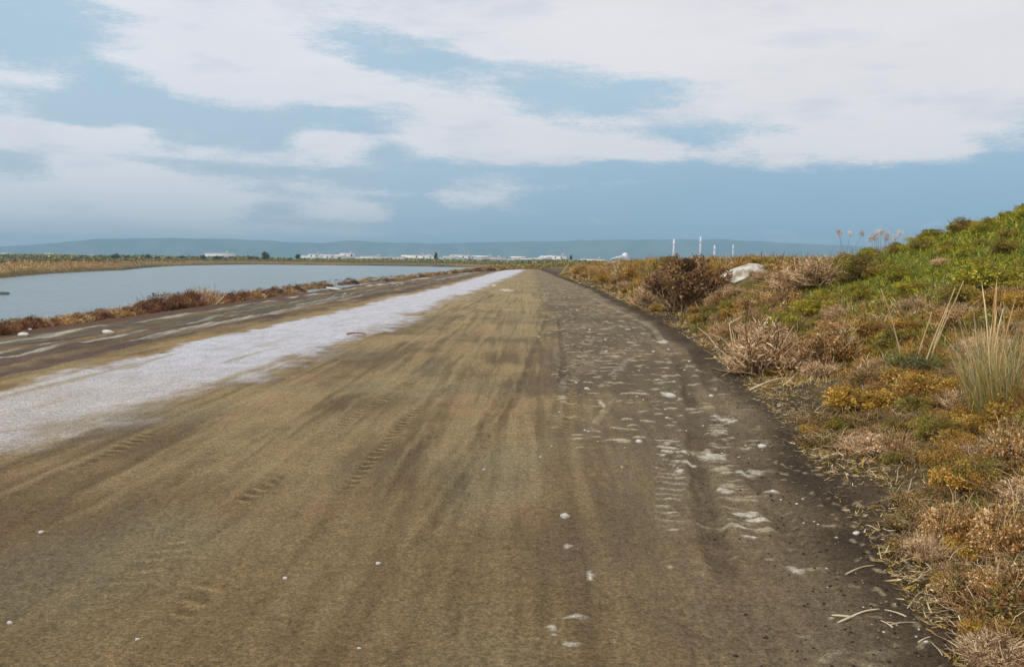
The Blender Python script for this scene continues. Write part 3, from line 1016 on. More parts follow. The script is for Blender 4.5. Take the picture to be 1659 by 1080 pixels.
# left bank: the row of salt marsh shrubs before the water
row_pts = [(0, 543, 27), (50, 532, 27), (100, 521, 27), (150, 514, 27), (200, 505, 28), (250, 500, 36), (300, 496, 40), (350, 485, 32), (400, 473, 27), (450, 463, 25),
           (500, 457, 23), (560, 451, 19), (620, 447, 16), (690, 444, 12), (760, 441, 9), (820, 439, 6)]
LB = {'maroon': ('dark reddish brown shrub in the row before the water', 'reddish shrubs in the row before the water'),
      'rust': ('orange brown shrub in the row before the water', 'orange shrubs in the row before the water'),
      'olive': ('dull green shrub in the row before the water', 'dull green shrubs in the row before the water'),
      'dry': ('pale dry shrub in the row before the water', 'pale dry shrubs in the row before the water')}
px = -30.0
while px < 835:
    py = np.interp(px, [a for a, b, c in row_pts], [b for a, b, c in row_pts])
    hp = np.interp(px, [a for a, b, c in row_pts], [c for a, b, c in row_pts])
    for rep in range(2):
        x, y = flat(px + random.uniform(-4, 4), py - rep * hp * random.uniform(.08, .35), -.28)
        x, y = float(x), float(y)
        dist = math.hypot(x, y)
        h = hp * dist / F * random.uniform(.6, 1.15)
        far_right = px > 540
        kd = random.choice(['maroon', 'maroon', 'maroon', 'rust'] + (['rust', 'dry', 'olive'] if far_right or px < 80 else []) + (['dry'] if 250 < px < 340 else []))
        plant(kd, x, y, h * random.uniform(1.3, 2.2), h, *LB[kd], sink=.1)
    px += hp * random.uniform(.28, .45)
plant('maroon', *flat(290, 497, -.28), .9, .75, 'tallest reddish shrub of the left row, beside a pale pinkish one', None)

# ------------------------------------------------------------------ tall dry grass, stalks, plumes
def grass_clump(name, label, cat, group, px, py, hpx, wpx, n, nst):
    x, y = march(px, py)
    k = math.hypot(x, y) / F
    root = bpy.data.objects.new(name, None)
    COL.objects.link(root)
    root.location = (x, y, gz(x, y) - .02)
    tag(root, label, cat, group)
    g = Geo()
    a, r_ = rng.uniform(0, 2 * np.pi, n), np.sqrt(rng.uniform(0, 1, n)) * wpx * k * .5
    b = np.stack([np.cos(a) * r_, np.sin(a) * r_, np.zeros(n)], 1)
    dn = np.stack([np.cos(a) * rng.uniform(-.1, .42, n), np.sin(a) * rng.uniform(-.1, .42, n), np.ones(n)], 1)
    L = hpx * k * rng.uniform(.3, .75, n)
    tip = np.where(rng.uniform(size=(n, 1)) < .6, pick('straw', n), pick('sage', n))
    blades(g, b, dn, L, rng.uniform(.003, .007, n), rng.normal(0, .5, n), np.where(rng.uniform(size=(n, 1)) < .5, pick('sage', n), pick('gold', n)), tip)
    obj('foliage', g.mesh('foliage', M_LEAF), root)
    for i in range(nst):
        g = Geo()
        aa, rr = rng.uniform(0, 2 * np.pi), rng.uniform(0, .42) * wpx * k
        p0 = np.array([math.cos(aa) * rr, math.sin(aa) * rr, 0])
        L = hpx * k * rng.uniform(.75, 1.02)
        ln = rng.normal(0, .07, 2)
        pts = [p0 + np.array([ln[0] * s + .03 * math.sin(s * 3 + i) * s, ln[1] * s, s]) * np.array([L, L, L]) for s in np.linspace(0, 1, 7)]
        tube(g, pts, [.005, .005, .0045, .004, .0045, .0065, .002], pick('straw', 1)[0] * 1.1, 4)
        obj('stalk', g.mesh('stalk', M_TWIG), root)
    return root


grass_clump('tall_grass', 'tall clump of dry straw grass with green blades at its foot, right edge', 'grass clump', None, 1648, 668, 215, 130, 900, 13)
grass_clump('tall_grass', 'shorter straw grass clump on the left side of the tallest one', 'grass clump', None, 1598, 655, 145, 55, 500, 7)


def stalk_plant(label, base, tips, wid, curve=.06):
    root = bpy.data.objects.new('dry_stalk_plant', None)
    COL.objects.link(root)
    x, y = march(*base)
    z0 = gz(x, y)
    root.location = (x, y, z0)
    tag(root, label, 'dry plant')
    for i, (bx, by, tx, ty) in enumerate(tips):
        v0, v1 = ray(bx, by), ray(tx, ty)
        t0 = (y) / v0.y
        p0 = np.array([v0.x * t0 - x, (i - 1) * .03, EYE + v0.z * t0 - z0])
        p0[2] = min(p0[2], .02)
        t1 = (y + .05 * i) / v1.y
        p1 = np.array([v1.x * t1 - x, .05 * i, EYE + v1.z * t1 - z0])
        g = Geo()
        pts = [p0 + (p1 - p0) * s + np.array([curve * s * (1 - s), .02 * math.sin(s * 5), .05 * math.sin(s * math.pi)]) for s in np.linspace(0, 1, 8)]
        tube(g, pts, np.linspace(wid, wid * .4, 8), C(222, 200, 150) if i % 2 == 0 else C(204, 176, 124), 5)
        for q in range(3):
            s = .35 + .2 * q
            pb = pts[int(s * 7)]
            tube(g, [pb, pb + np.array([.03 * (-1) ** q, .02, .03]), pb + np.array([.05 * (-1) ** q, .03, .07])], [wid * .45, wid * .35, wid * .2], C(206, 178, 128), 3)
        obj('stalk', g.mesh('stalk', M_TWIG), root)
    g = Geo()
    n = 260
    a = rng.uniform(0, 2 * np.pi, n)
    b = np.stack([np.cos(a) * .06, np.sin(a) * .06, np.zeros(n)], 1)
    dn = np.stack([np.cos(a) * rng.uniform(.2, 1.3, n), np.sin(a) * rng.uniform(.2, 1.3, n), np.ones(n)], 1)
    blades(g, b, dn, rng.uniform(.15, .38, n), rng.uniform(.008, .014, n), rng.normal(0, .3, n), pick('sage', n), pick('olive', n))
    obj('foliage', g.mesh('foliage', M_LEAF), root)


stalk_plant('bundle of three pale stalks leaning right above the grey green shrub', (1490, 608),
            [(1492, 600, 1546, 466), (1500, 600, 1560, 454), (1504, 605, 1536, 492), (1486, 590, 1508, 504)], .011)
stalk_plant('single thin pale stalk leaning left beside the bundle of three stalks', (1466, 604), [(1464, 600, 1426, 468)], .010)
stalk_plant('short pale forked stalk standing below the far white pavilion', (998, 446), [(998, 446, 1003, 419), (998, 444, 992, 424)], .03)
stalk_plant('pale stick leaning at the far end of the road edge', (912, 446), [(908, 446, 921, 428), (916, 441, 926, 433)], .06)


def plume(label, px, py, hpx, n):
    x, y = march(px, py)
    k = math.hypot(x, y) / F
    root = bpy.data.objects.new('plume_plant', None)
    COL.objects.link(root)
    root.location = (x, y, gz(x, y))
    tag(root, label, 'dry plant')
    for i in range(n):
        g = Geo()
        L = hpx * k * rng.uniform(.7, 1)
        top = np.array([rng.normal(0, .16) * L * 2, rng.normal(0, .1), L])
        b0 = np.array([rng.normal(0, .04), rng.normal(0, .04), 0])
        pts = [b0 + (top - b0) * s for s in np.linspace(0, 1, 5)]
        tube(g, pts, np.linspace(.006, .003, 5), C(170, 150, 130), 3)
        s_ = obj('stalk', g.mesh('stalk', M_TWIG), root)
        g = Geo()
        m = 230
        d = rng.normal(size=(m, 3))
        d /= np.linalg.norm(d, axis=1, keepdims=True)
        leaves(g, top + d * rng.uniform(0, .08, (m, 1)) + np.array([0, 0, .03]), d, rng.uniform(.015, .035, m), .28, np.tile(C(232, 226, 226), (m, 1)) * rng.uniform(.75, 1.05, (m, 1)))
        obj('seed_head', g.mesh('seed_head', M_LEAF), s_)


plume('feathery whitish plume plant on the skyline where the green mound begins', 1425, 424, 44, 9)
plume('thinner whitish plume plant on the skyline, left of the feathery one', 1370, 428, 48, 4)

# ------------------------------------------------------------------ litter and short growth on the bank (uncountable)
def cover(n, y0, y1, dmin, dmax, smin, smax):
    y = y0 * (y1 / y0) ** rng.uniform(size=n)
    dd = dmin + (dmax - dmin) * rng.uniform(size=n)
    x = edge(y) + dd + .021 * y
    ok = (x / y < .72)
    patch = fbm(x * 1.6, y * 1.1, 4, 300)
    ok &= patch + rng.uniform(-.18, .18, n) + sm(dd, 0, 2.0) * .35 > .50
    bay = np.exp(-((x - 3.55) / .55) ** 2 - ((y - 8.9) / 1.3) ** 2)
    ok &= rng.uniform(size=n) > bay * 1.2
    ok &= np.hypot((x - HX) / 1.3, (y - HY) / 2.8) + rng.uniform(-.5, .3, n) > 1
    return x[ok], y[ok], dd[ok]


g = Geo()
for (n, y0, y1, dm, dM, s0, s1) in [(210000, 3.2, 13, .1, 5.5, .015, .065), (130000, 11, 30, .2, 11, .04, .13), (70000, 28, 110, .3, 9, .1, .36)]:
    x, y, dd = cover(n, y0, y1, dm, dM, s0, s1)
    n = len(x)
    m = mound_amt(x, y)
    z = ground_z(x, y)
    hues = fbm(x * .8, y * .5, 3, 310)
    h2 = fbm(x * 2.4, y * 1.8, 3, 311)
    lowd = .75 * (1 - sm(dd, .2, 1.3))
    r_ = rng.uniform(size=n)
    c = pick('gold', n)
    c = np.where(((hues > .5) & (r_ < .8))[:, None], pick('rust', n), c)
    c = np.where(((h2 > .55) & (r_ < .7))[:, None], pick('olive', n), c)
    c = np.where(((lowd > r_) | ((h2 < .42) & (r_ < .75)))[:, None], pick('straw', n), c)
    c = np.where(((m > .12 + .2 * rng.uniform(size=n)))[:, None], pick('green', n), c)
    up = np.where((lowd > .4)[:, None], rng.normal(size=(n, 3)) * np.array([1, 1, .25]) + np.array([0, 0, .15]),
                  rng.normal(size=(n, 3)) * np.array([.8, .8, .3]) + np.array([0, 0, .9]))
    up[:, 2] = np.abs(up[:, 2])
    L = rng.uniform(s0, s1, n)
    blades(g, np.stack([x, y, z + rng.uniform(0, .02, n)], 1), up, L, L * rng.uniform(.05, .16, n), rng.normal(0, .6, n), c * np.where(rng.uniform(size=(n, 1)) < .38, .3, 1))  # random share of blackish bits, darkened further to paint in shaded gaps
tag(obj('ground_cover', g.mesh('ground_cover', M_COVER)), 'matted short grass, twigs and dry litter covering the right bank', 'ground cover', kind='stuff')

# dark crumbs and straw bits strewn over the bare soil at the bank foot
g = Geo()
n = 3600
y = 3.3 * (16 / 3.3) ** rng.uniform(size=n)
dd = rng.normal(.15, .38, n)
x = edge(y) + dd + .021 * y
z = ground_z(x, y)
sz = .002 + .009 * rng.uniform(size=n) ** 3
octv = np.array([(1, 0, 0), (0, 1, 0), (-1, 0, 0), (0, -1, 0), (0, 0, .8), (0, 0, -.4)])
octf = np.array([(0, 1, 4), (1, 2, 4), (2, 3, 4), (3, 0, 4), (1, 0, 5), (2, 1, 5), (3, 2, 5), (0, 3, 5)])
v = np.stack([x, y, z + sz * .3], 1)[:, None] + octv[None] * sz[:, None, None] * rng.uniform(.6, 1.4, (n, 6, 1))
cc = np.where((rng.uniform(size=(n, 1)) < .8), C(72, 60, 48)[None], C(150, 130, 100)[None])
g.add(v.reshape(-1, 3), None, (np.arange(n)[:, None, None] * 6 + octf[None]).reshape(-1, 3), np.repeat(cc, 6, 0))
tag(obj('soil_crumbs', g.mesh('soil_crumbs', M_STONE)), 'crumbs of earth and grit strewn along the foot of the right bank', 'grit', kind='stuff')

# ------------------------------------------------------------------ stones, shells and sticks
def stone_mesh(seed, flatn=.55, hollow=False):
    import bmesh
    bm = bmesh.new()
    bmesh.ops.create_icosphere(bm, subdivisions=3, radius=.5)
    r = np.random.default_rng(seed)
    o = r.uniform(0, 50, 3)
    for v in bm.verts:
        c = np.array(v.co)
        f = 1 + .5 * (float(fbm(np.array([c[0] * 2.2 + o[0]]), np.array([c[1] * 2.2 + c[2] * 1.7 + o[1]]), 3, seed)[0]) - .5)
        v.co = Vector((c[0] * f, c[1] * f * .8, c[2] * f * flatn))
        if hollow and v.co.x > .12 and v.co.z > .02 and abs(v.co.y) < .22:
            v.co.z -= .28
    me = bpy.data.meshes.new('pebble')
    bm.to_mesh(me)
    bm.free()
    me.polygons.foreach_set('use_smooth', np.ones(len(me.polygons), bool))
    at = me.color_attributes.new('col', 'FLOAT_COLOR', 'POINT')
    vc = np.zeros((len(me.vertices), 4), np.float32)
    vc[:, :3] = C(226, 222, 210)
    vc[:, 3] = 1
    if hollow:
        for v in me.vertices:
            if v.co.x > .12 and v.co.z < -.0 and abs(v.co.y) < .2:
                vc[v.index, :3] = C(40, 34, 28)
    at.data.foreach_set('color', vc.ravel())
    me.materials.append(M_STONE)
    return me


SM = [stone_mesh(s) for s in range(5)]
SHELL = stone_mesh(31, .7, True)


def pebble(px, py, wpx, label, group=None, me=None, name='pebble', cat='pebble', tall=.5):
    x, y = march(px, py)
    w = wpx * math.hypot(x, y) / F
    o = obj(name, me or SM[random.randrange(5)], None, (x, y, gz(x, y) + w * .12))
    o.scale = (w, w * random.uniform(.7, 1.1), w * (tall / .5))
    o.rotation_euler = (random.uniform(-.2, .2), random.uniform(-.2, .2), random.uniform(-.5, .5))
    tag(o, label, cat, group)
    return o


o = pebble(916, 839, 17, 'broken white shell with a dark hollow, alone in the middle of the track', None, SHELL, 'broken_shell', 'shell', .5)
o.rotation_euler = (0, 0, .3)
NP = [(613, 915, 11, 'white pebble low in the centre of the track, left of the broken shell'), (67, 863, 9, 'white pebble near the left edge, below the pale path'),
      (16, 1014, 9, 'white pebble in the lower left corner of the track'), (223, 1043, 8, 'small white pebble at the bottom, left of the centre'),
      (462, 938, 7, 'small pale pebble beside the tread marks, lower left of centre'), (582, 1052, 7, 'small pale pebble at the bottom below the centre pebble'),
      (784, 762, 6, 'tiny white pebble in the middle of the track, above the broken shell'), (1235, 725, 15, 'white stone on the dark soil at the foot of the bank'),
      (1152, 642, 8, 'small white stone at the road edge near the large twiggy shrub'), (1087, 643, 18, 'pale flat stone in the churned part of the track'),
      (951, 631, 9, 'pale stone in the churned part of the track, left of the flat one'), (1035, 716, 11, 'pale stone above the ribbed tread marks'),
      (1387, 869, 11, 'white stone beside the dark roadside soil, lower right'), (1372, 773, 7, 'small white stone in the grit right of the tread marks'),
      (1520, 727, 17, 'white stone lying in the litter between the bank shrubs'), (1405, 640, 7, 'small white stone at the top of the bare soil bay'),
      (1574, 852, 12, 'white stone caught in the orange brown shrub'), (982, 570, 6, 'small white stone far up in the churned track'),
      (981, 550, 5, 'small white chip at the far end of the churned track'), (1500, 1045, 8, 'small white chip in the lower right corner'),
      (1300, 510, 6, 'small pale stone under the small bright green shrub'), (1253, 800, 11, 'pale stone between the tread marks and the dark roadside soil')]
for px, py, w_, lb in NP:
    pebble(px, py, w_, lb)
for px, py, w_, lb in [(38, 545, 15, 'white lump on the dark verge at the left edge'), (175, 540, 17, 'white flat lump between the pale streaks of the verge'),
                       (49, 537, 7, 'small white lump behind the one at the left edge'), (501, 469, 12, 'white block on the far verge before the shrub row')]:
    pebble(px, py, w_, lb, None, None, 'white_stone', 'stone', .4)
o = pebble(541, 472, 28, 'long flat white slab on the far verge before the shrub row', None, None, 'white_slab', 'slab', .13)
for i in range(30):
    a = random.random()
    px = 1130 + 330 * a + random.gauss(0, 28)
    py = 640 + 400 * a + random.gauss(0, 18)
    pebble(px, py, random.uniform(2.2, 4.5), 'little pale pebble, one of those sprinkled along the bank foot', 'little pebbles along the bank foot')
for i in range(26):
    px, py = random.uniform(860, 1120), random.uniform(520, 760)
    pebble(px, py, random.uniform(2.5, 5), 'little pale chip, one of those scattered in the churned track', 'little chips in the churned track')
x, y = march(4, 479)
fx, fy = flat(3, 477, WATER_Z)
o = obj('water_rock', SM[2], None, (fx, fy, WATER_Z + .05))
o.scale = (1.1, .6, .5)
mr = attr_mat('wet rock', .4, fine=[(8, .1, .2)])
o.data = SM[2].copy()
o.data.materials.clear()
o.data.materials.append(mr)
tag(o, 'dark rock sticking out of the water at the left edge', 'rock')


def stick(label, p0, p1, wid, fork=False, group=None, c=None):
    x0, y0 = march(*p0)
    x1, y1 = march(*p1)
    z0, z1 = gz(x0, y0), gz(x1, y1)
    L = math.hypot(x1 - x0, y1 - y0)
    g = Geo()
    pts = [np.array([(x1 - x0) * s + .012 * L * math.sin(7 * s), (y1 - y0) * s + .02 * L * math.sin(4 * s), (z1 - z0) * s + wid + .04 * L * math.sin(math.pi * s)]) for s in np.linspace(0, 1, 9)]
    cc = c if c is not None else C(214, 198, 162)
    tube(g, pts, [wid * (1.1 - .5 * s + .12 * math.sin(9 * s)) for s in np.linspace(0, 1, 9)], cc, 6)
    if fork:
        for sgn in (-1, 1):
            tube(g, [pts[1], pts[0] + np.array([-.15 * L, sgn * .14 * L, wid]), pts[0] + np.array([-.28 * L, sgn * .2 * L, 0])], [wid * 1.2, wid, wid * .5], cc, 5)
    o = obj('dead_twig', g.mesh('dead_twig', M_TWIG, True), None, (x0, y0, z0))
    tag(o, label, 'twig', group)


stick('pale forked twig lying at the road edge, lower right', (1372, 1004), (1423, 992), .005, True)
stick('straight pale twig above the forked one on the dark soil', (1370, 930), (1415, 923), .004)
stick('curved pale twig arching out of the shrub, lower right', (1470, 985), (1500, 955), .003)
stick('pale twig crossing the orange brown shrub nearest the road', (1520, 820), (1560, 865), .004)
stick('pale bent twig beside the bay of bare soil', (1215, 632), (1290, 612), .012)
stick('brown twig lying along the near edge of the pale path', (562, 543), (592, 542), .02, c=C(150, 128, 92))
for i in range(34):
    px = random.uniform(1440, 1650)
    py = random.uniform(max(700, 1.9 * px - 2000), 1075)
    an = random.uniform(-1, 1)
    stick('pale bent twig, one of many strewn among the nearest shrubs', (px, py), (px + random.choice([-1, 1]) * random.uniform(15, 45) * math.cos(an), py - 30 * abs(math.sin(an)) - 3), random.uniform(.0018, .0035), random.random() < .3,
          'pale twigs strewn among the nearest shrubs')

# ------------------------------------------------------------------ white sand heap behind the brown bush
g = Geo()
hx, hy = HX, HY
na, nr = 48, 16
vv, qq = [], []
for i in range(nr):
    r_ = i / (nr - 1)
    for j in range(na):
        a = 2 * math.pi * j / na
        rad = r_ * (1 + .25 * math.sin(2 * a + 1) + .1 * math.sin(5 * a))
        x, y = rad * 1.15 * math.cos(a), rad * 2.8 * math.sin(a)
        z = .42 * (1 - r_ ** 1.5) + .6 * (float(fbm(np.array([x * 1.3 + 9]), np.array([y * 1.3]), 4, 400)[0]) - .5) * (1 - r_) + .16 * (float(fbm(np.array([x * 5 + 70]), np.array([y * 4 + 70]), 3, 401)[0]) - .5)
        vv.append((x, y, z - .25 * r_ + gz(hx + x, hy + y) - gz(hx, hy)))
for i in range(nr - 1):
    for j in range(na):
        qq.append((i * na + j, (i + 1) * na + j, (i + 1) * na + (j + 1) % na, i * na + (j + 1) % na))
vv = np.array(vv)
hn = fbm(vv[:, 0] * 4 + 30, vv[:, 1] * 3 + vv[:, 2] * 4 + 30, 4, 402)
g.add(vv, qq, None, lerp(np.tile(C(214, 208, 196), (len(vv), 1)), C(150, 138, 114), sm(hn, .42, .62)))
o = obj('sand_heap', g.mesh('sand_heap', M_STONE, True), None, (hx, hy, gz(hx, hy) - .1))
tag(o, 'white heap of sand or salt behind the brown bushes on the right bank', 'heap')

# ------------------------------------------------------------------ far shore: reeds, scrub, trees, houses, masts
def strip(name, label, cat, n, fn, pal, s0, s1, asp=.45):
    g = Geo()
    x, y, z, hh = fn(n)
    m = len(x)
    c = pick(pal, m, .2) if isinstance(pal, str) else np.where(rng.uniform(size=(m, 1)) < .5, pick(pal[0], m, .2), pick(pal[1], m, .2))
    d = rng.normal(size=(m, 3)) * np.array([.6, .6, .4]) + np.array([0, 0, .7])
    leaves(g, np.stack([x, y, z + rng.uniform(0, 1, m) ** .8 * hh], 1), d, rng.uniform(s0, s1, m), asp, c)
    tag(obj(name, g.mesh(name, M_FAR)), label, cat, kind='stuff')


def shore_pts(off0, off1, hfun, zoff=0.0):
    def fn(n):
        r = np.interp(rng.uniform(size=n), [0, .55, 1], [-.72, -.3, .0])
        ys = np.interp(r, SH_R, SH_Y)
        y = ys + rng.uniform(off0, off1, n) * (1 + ys / 400)
        x = r * y
        return x, y, np.maximum(base_height(x, y), WATER_Z), hfun(x, y, r)
    return fn


strip('reeds', 'band of golden reeds lining the far shore of the lagoon', 'reeds', 60000,
      shore_pts(1.5, 6, lambda x, y, r: (.65 + .5 * fbm(x * .1, y * .05, 3, 500)) * np.interp(r, [-.6, -.42, -.25, 0], [1, .95, .35, .3])), ('straw', 'rust'), .12, .26, .12)
strip('far_scrub', 'dark green scrub growing behind the golden reeds across the water', 'scrub', 42000,
      shore_pts(14, 60, lambda x, y, r: (.35 + 1.3 * fbm(x * .05, y * .02, 4, 501)) * np.interp(r, [-.6, -.4, -.3, 0], [.85, 1, 1.2, 1.0])), ('brown', 'sage'), .25, .6)


def end_pts(n):
    x = rng.uniform(-14, 16, n)
    y = rng.uniform(186, 215, n)
    return x, y, base_height(x, y), .45 + .9 * fbm(x * .2, y * .05, 3, 505)


strip('low_scrub', 'low dark scrub where the road disappears', 'scrub', 9000, end_pts, ('olive', 'brown'), .18, .4)


def band_pts(n):
    x = rng.uniform(-420, 260, n)
    y = 520 + rng.uniform(0, 60, n)
    return x, y, np.maximum(base_height(x, y), -.2), .3 + 2.6 * fbm(x * .03, y * .02, 4, 507)


strip('tree_belt', 'dark belt of trees and scrub in front of the far white town', 'tree belt', 36000, band_pts, ('olive', 'sage'), .8, 1.9)


def far_place(px, dist):
    v = ray(px, 424)
    s = dist / math.hypot(v.x, v.y)
    return v.x * s, v.y * s


def make_house(w, d, h, roof, floors):
    root = bpy.data.objects.new('house', None)
    COL.objects.link(root)
    wallc = C(240, 238, 236)
    g = Geo()
    box(g, -w / 2, w / 2, -d / 2, d / 2, 0, h, wallc)
    obj('wall', g.mesh('wall', M_WALL), root)
    g = Geo()
    if roof == 'gable':
        ov = .4
        z = h + .003
        v = [(-w / 2 - ov, -d / 2 - ov, z), (w / 2 + ov, -d / 2 - ov, z), (w / 2 + ov, d / 2 + ov, z), (-w / 2 - ov, d / 2 + ov, z), (-w / 2 - ov, 0, z + d * .2), (w / 2 + ov, 0, z + d * .2)]
        g.add(v, [(0, 1, 5, 4), (2, 3, 4, 5), (3, 2, 1, 0)], [(0, 4, 3), (1, 2, 5)], C(226, 218, 212))
    else:
        box(g, -w / 2 - .15, w / 2 + .15, -d / 2 - .15, d / 2 + .15, h + .003, h + .35, C(232, 230, 226))
    rf = obj('roof', g.mesh('roof', M_ROOF), root)
    g = Geo()
    cz = h + (.36 if roof == 'flat' else .3)
    box(g, w * .22, w * .22 + .9, -.4, .4, cz, cz + 1.5, C(214, 208, 200))
    obj('chimney', g.mesh('chimney', M_WALL), rf)
    for fl in range(floors):
        for k in range(max(2, int(w / 3.6))):
            xw = -w / 2 + (k + .5) * w / max(2, int(w / 3.6))
            if fl == 0 and k == 0:
                g = Geo()
                box(g, xw - .5, xw + .5, -d / 2 - .05, -d / 2 - .003, 0, 2.1, C(92, 78, 66))
                obj('door', g.mesh('door', M_WALL), root)
                continue
            g = Geo()
            z0 = .9 + fl * 2.8
            box(g, xw - .55, xw + .55, -d / 2 - .05, -d / 2 - .003, z0, z0 + 1.3, C(84, 94, 100))
            obj('window', g.mesh('window', M_GLASS), root)
    return root


PROT = [make_house(11, 8, 3.6, 'gable', 1), make_house(17, 9, 4.4, 'flat', 1), make_house(9, 8, 5.8, 'flat', 2), make_house(14, 10, 5.2, 'gable', 1)]
WIDE = [11, 17, 9, 14]
used = [False] * 4


def put_house(k, px, dist, label, group, s=1.0, dz=0.0):
    x, y = far_place(px, dist)
    loc = (x, y, max(gz(x, y), 0) + dz)
    rz = -math.atan2(x, y) + random.uniform(-.25, .25)
    if not used[k]:
        used[k] = True
        o = PROT[k]
        o.location, o.rotation_euler, o.scale = loc, (0, 0, rz), (s, s, s * random.uniform(.7, .95))
        tag(o, label, 'house', group)
        return o
    o = dup(PROT[k], loc, rz, (s, s, s * random.uniform(.7, .95)), label, group)
    o['category'] = 'house'
    if not group and 'group' in o.keys():
        del o['group']
    return o


px = 486.0
HL = 'white house, one of the long white row across the lagoon'
HG = 'white houses in the long row across the lagoon'
gaps = [(558, 566), (702, 712), (806, 822), (898, 930), (946, 1300)]
for _pass in (0, 1):
  px = 484.0 + 7 * _pass
  while px < 945:
      skip = [b for a, b in gaps if a <= px < b]
      if skip:
          px = skip[0]
          continue
      k = random.choice([0, 1, 2, 3, 1])
      dist = random.uniform(640, 760)
      wpx = WIDE[k] / dist * F
      if True:
          put_house(k, px + wpx / 2, dist, HL, HG, random.uniform(.75, 1.1), .7)
      px += wpx * random.choice([.4, .5, .6, .75])
put_house(1, 357, 560, 'single white house among the dark scrub left of the long white row', None, .95, 1.4)
for i in range(26):
    px = random.uniform(-15, 86) if i < 19 else random.uniform(105, 190)
    put_house(random.randrange(4), px, random.uniform(2600, 3200), 'pale hazy house of the faraway town at the left edge', 'hazy houses of the faraway town', random.uniform(1.2, 1.9))
for i in range(14):
    px = random.uniform(1130, 1300) if i < 8 else random.uniform(840, 900)
    put_house(random.randrange(4), px, random.uniform(900, 1200), 'small pale house glimpsed behind the right bank or the road end', 'houses beyond the bank and the road end', 1.1)

# white pavilion with a low wing and a round taller end, seen over the bank
rt = bpy.data.objects.new('pavilion', None)
COL.objects.link(rt)
x, y = far_place(1003, 300)
rt.location = (x, y, 0)
rt.rotation_euler = (0, 0, -math.atan2(x, y))
tag(rt, 'white pavilion with a low sloping roof and rounded end, on the bank skyline', 'pavilion')
g = Geo()
box(g, -2.4, 1.2, -1.8, 1.8, 0, 2.6, C(235, 235, 235))
obj('wall', g.mesh('wall', M_WALL), rt)
g = Geo()
v = [(-2.9, -2.1, 2.603), (1.2, -2.1, 2.603), (1.2, 2.1, 2.603), (-2.9, 2.1, 2.603), (-2.9, -2.1, 2.95), (1.2, -2.1, 4.3), (1.2, 2.1, 4.3), (-2.9, 2.1, 2.95)]
g.add(v, [(3, 2, 1, 0), (4, 5, 6, 7), (0, 1, 5, 4), (2, 3, 7, 6), (1, 2, 6, 5), (3, 0, 4, 7)], None, C(242, 242, 244))
obj('roof', g.mesh('roof', M_WALL), rt)
g = Geo()
tube(g, [(1.9, 0, 0), (1.9, 0, 3.8), (1.9, 0, 4.4), (1.9, 0, 4.8), (1.9, 0, 5.0)], [1.0, 1.0, .9, .6, .1], C(244, 244, 246), 14)
obj('turret', g.mesh('turret', M_WALL, True), rt)
g = Geo()
box(g, -1.2, -.3, -1.86, -1.803, 0, 2.0, C(120, 116, 110))
obj('door', g.mesh('door', M_WALL), rt)

# masts
for i, (px, top, w_, lb) in enumerate([(1091, 387, 1.9, 'white mast on the skyline, leftmost of four'), (1134, 383, 1.7, 'white mast on the skyline, tallest of four'),
                                      (1157, 397, 1.9, 'short stout white mast just right of the tallest one'), (1187, 396, 1.3, 'thin pale mast on the skyline, rightmost of four')]):
    D = 820 + 40 * i
    x, y = far_place(px, D)
    v = ray(px, top)
    zt = EYE + v.z * D / math.hypot(v.x, v.y)
    root = bpy.data.objects.new('mast', None)
    COL.objects.link(root)
    root.location = (x, y, -.2)
    tag(root, lb, 'mast')
    g = Geo()
    tube(g, [(0, 0, 0), (0, 0, zt * .5), (0, 0, zt)], [w_ * .5, w_ * .46, w_ * .42], C(238, 242, 246), 12)
    obj('pole', g.mesh('pole', M_METAL, True), root)
    g = Geo()
    tube(g, [(0, 0, zt * .8), (0, 0, zt * .84)], [w_ * .75, w_ * .75], C(225, 228, 232), 12)
    obj('platform', g.mesh('platform', M_METAL), root)
    g = Geo()
    tube(g, [(0, 0, 0), (0, 0, .8)], [w_ * .9, w_ * .8], C(190, 188, 184), 12)
    obj('footing', g.mesh('footing', M_WALL), root)

# white post at the lagoon edge
x, y = flat(637, 440, -.3)
g = Geo()
tube(g, [(0, 0, -.3), (0, 0, .75), (0, 0, .8)], [.09, .09, .05], C(244, 240, 236), 8)
tube(g, [(0, 0, .5), (0, 0, .62)], [.13, .13], C(236, 230, 226), 8)
tag(obj('marker_post', g.mesh('marker_post', M_METAL), None, (x, y, gz(x, y))), 'small white marker post in the shrubs at the water edge', 'post')


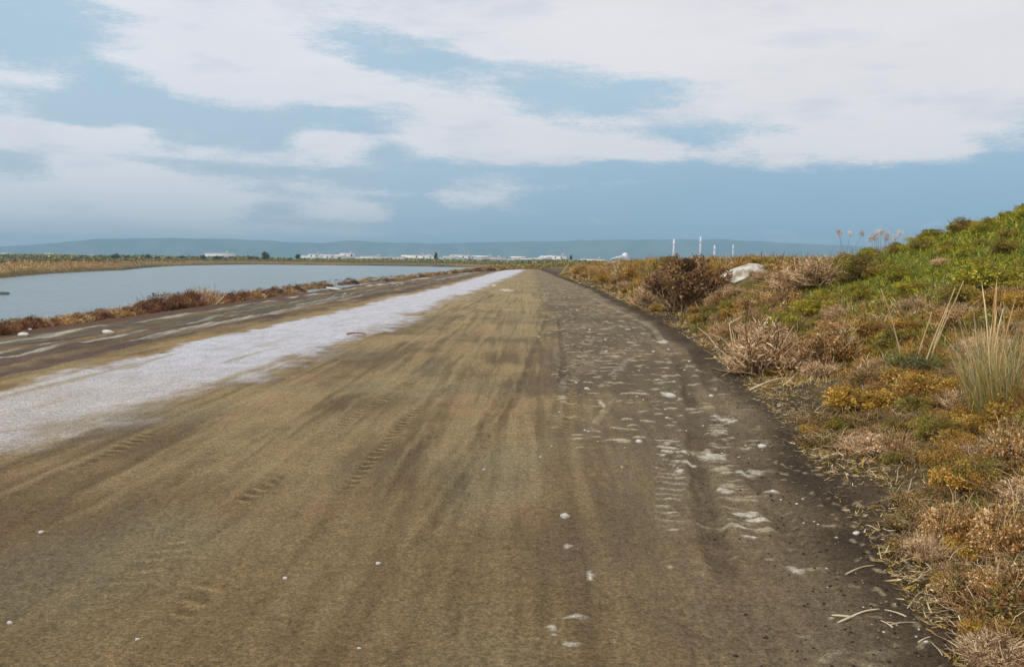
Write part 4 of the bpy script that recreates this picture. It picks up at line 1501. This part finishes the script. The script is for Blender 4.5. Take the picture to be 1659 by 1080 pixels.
def make_tree(seed, conic):
    root = bpy.data.objects.new('tree', None)
    COL.objects.link(root)
    g = Geo()
    tube(g, [(0, 0, -.2), (.05, 0, 1.2), (0, .05, 3.2)], [.22, .16, .06], C(88, 74, 60), 6)
    for k in range(5):
        a = k * 1.3
        tube(g, [(0, 0, 1.0 + .3 * k), (.5 * math.cos(a), .5 * math.sin(a), 1.6 + .35 * k), (1.1 * math.cos(a), 1.1 * math.sin(a), 2.0 + .4 * k)], [.08, .05, .02], C(88, 74, 60), 4)
    obj('trunk', g.mesh('trunk', M_TWIG), root)
    g = Geo()
    p, o, k = crown_points(1500, 11, 1.4, seed)
    p = p * np.array([3.6, 3.6, 4.0]) + np.array([0, 0, 1.0])
    if conic:
        s_ = np.clip(1.25 - p[:, 2] / 5.2, .2, 1)
        p[:, :2] *= s_[:, None] * .7
        p[:, 2] *= 1.25
    leaves(g, p, o + rng.normal(0, .5, o.shape), rng.uniform(.18, .42, len(p)), .4, pick('sage', len(p), .2) * np.array([.5, .6, .5]))
    obj('crown', g.mesh('crown', M_LEAF), root)
    return root


T = [make_tree(1, True), make_tree(2, False), make_tree(3, False)]
tu = [False] * 3
TR = [(706, 600, 0, 1.35, 'dark pointed tree standing in the middle of the white row'), (483, 560, 1, 1.1, 'brown green tree at the left end of the white row'),
      (925, 560, 0, 1.1, 'dark pointed tree at the right end of the white row'), (430, 520, 1, 1.3, 'pale green tree above the far scrub left of the white row')]
for i in range(26):
    TR.append((random.choice([random.uniform(495, 700), random.uniform(715, 900)]), random.uniform(585, 625), random.randrange(1, 3), random.uniform(.55, .85), None))
for i in range(16):
    TR.append((random.uniform(180, 470), random.uniform(470, 560), random.randrange(1, 3), random.uniform(.55, .9), 'L'))
for px, D, k, s, lb in TR:
    x, y = far_place(px, D)
    gp = None
    if lb is None:
        lb, gp = 'dark round tree, one of those before the long white row of houses', 'dark trees before the white row'
    elif lb == 'L':
        lb, gp = 'dark green tree, one of those in the scrub left of the white row', 'trees in the scrub left of the white row'
    loc = (x, y, max(gz(x, y), -.2))
    if not tu[k]:
        tu[k] = True
        T[k].location, T[k].scale = loc, (s, s, s)
        o = tag(T[k], lb, 'tree', gp)
    else:
        o = dup(T[k], loc, random.uniform(0, 6), (s, s, s), lb, gp)
        if not gp and 'group' in o.keys():
            del o['group']

# ------------------------------------------------------------------ air
HZ = True
if HZ:
    g = Geo()
    box(g, -9500, 9500, -600, 9500, -3.2, 215, (.5, .5, .5))
    hm = bpy.data.materials.new('air')
    hm.use_nodes = True
    t = hm.node_tree
    t.nodes.clear()
    ou = N(t, 'ShaderNodeOutputMaterial')
    pv = N(t, 'ShaderNodeVolumePrincipled')
    pv.inputs['Color'].default_value = (.50, .80, 1.0, 1)
    pv.inputs['Density'].default_value = .00023
    t.links.new(pv.outputs[0], ou.inputs['Volume'])
    tag(obj('haze', g.mesh('haze', hm)), 'thin blue air fading the distant hills', 'haze', kind='stuff')
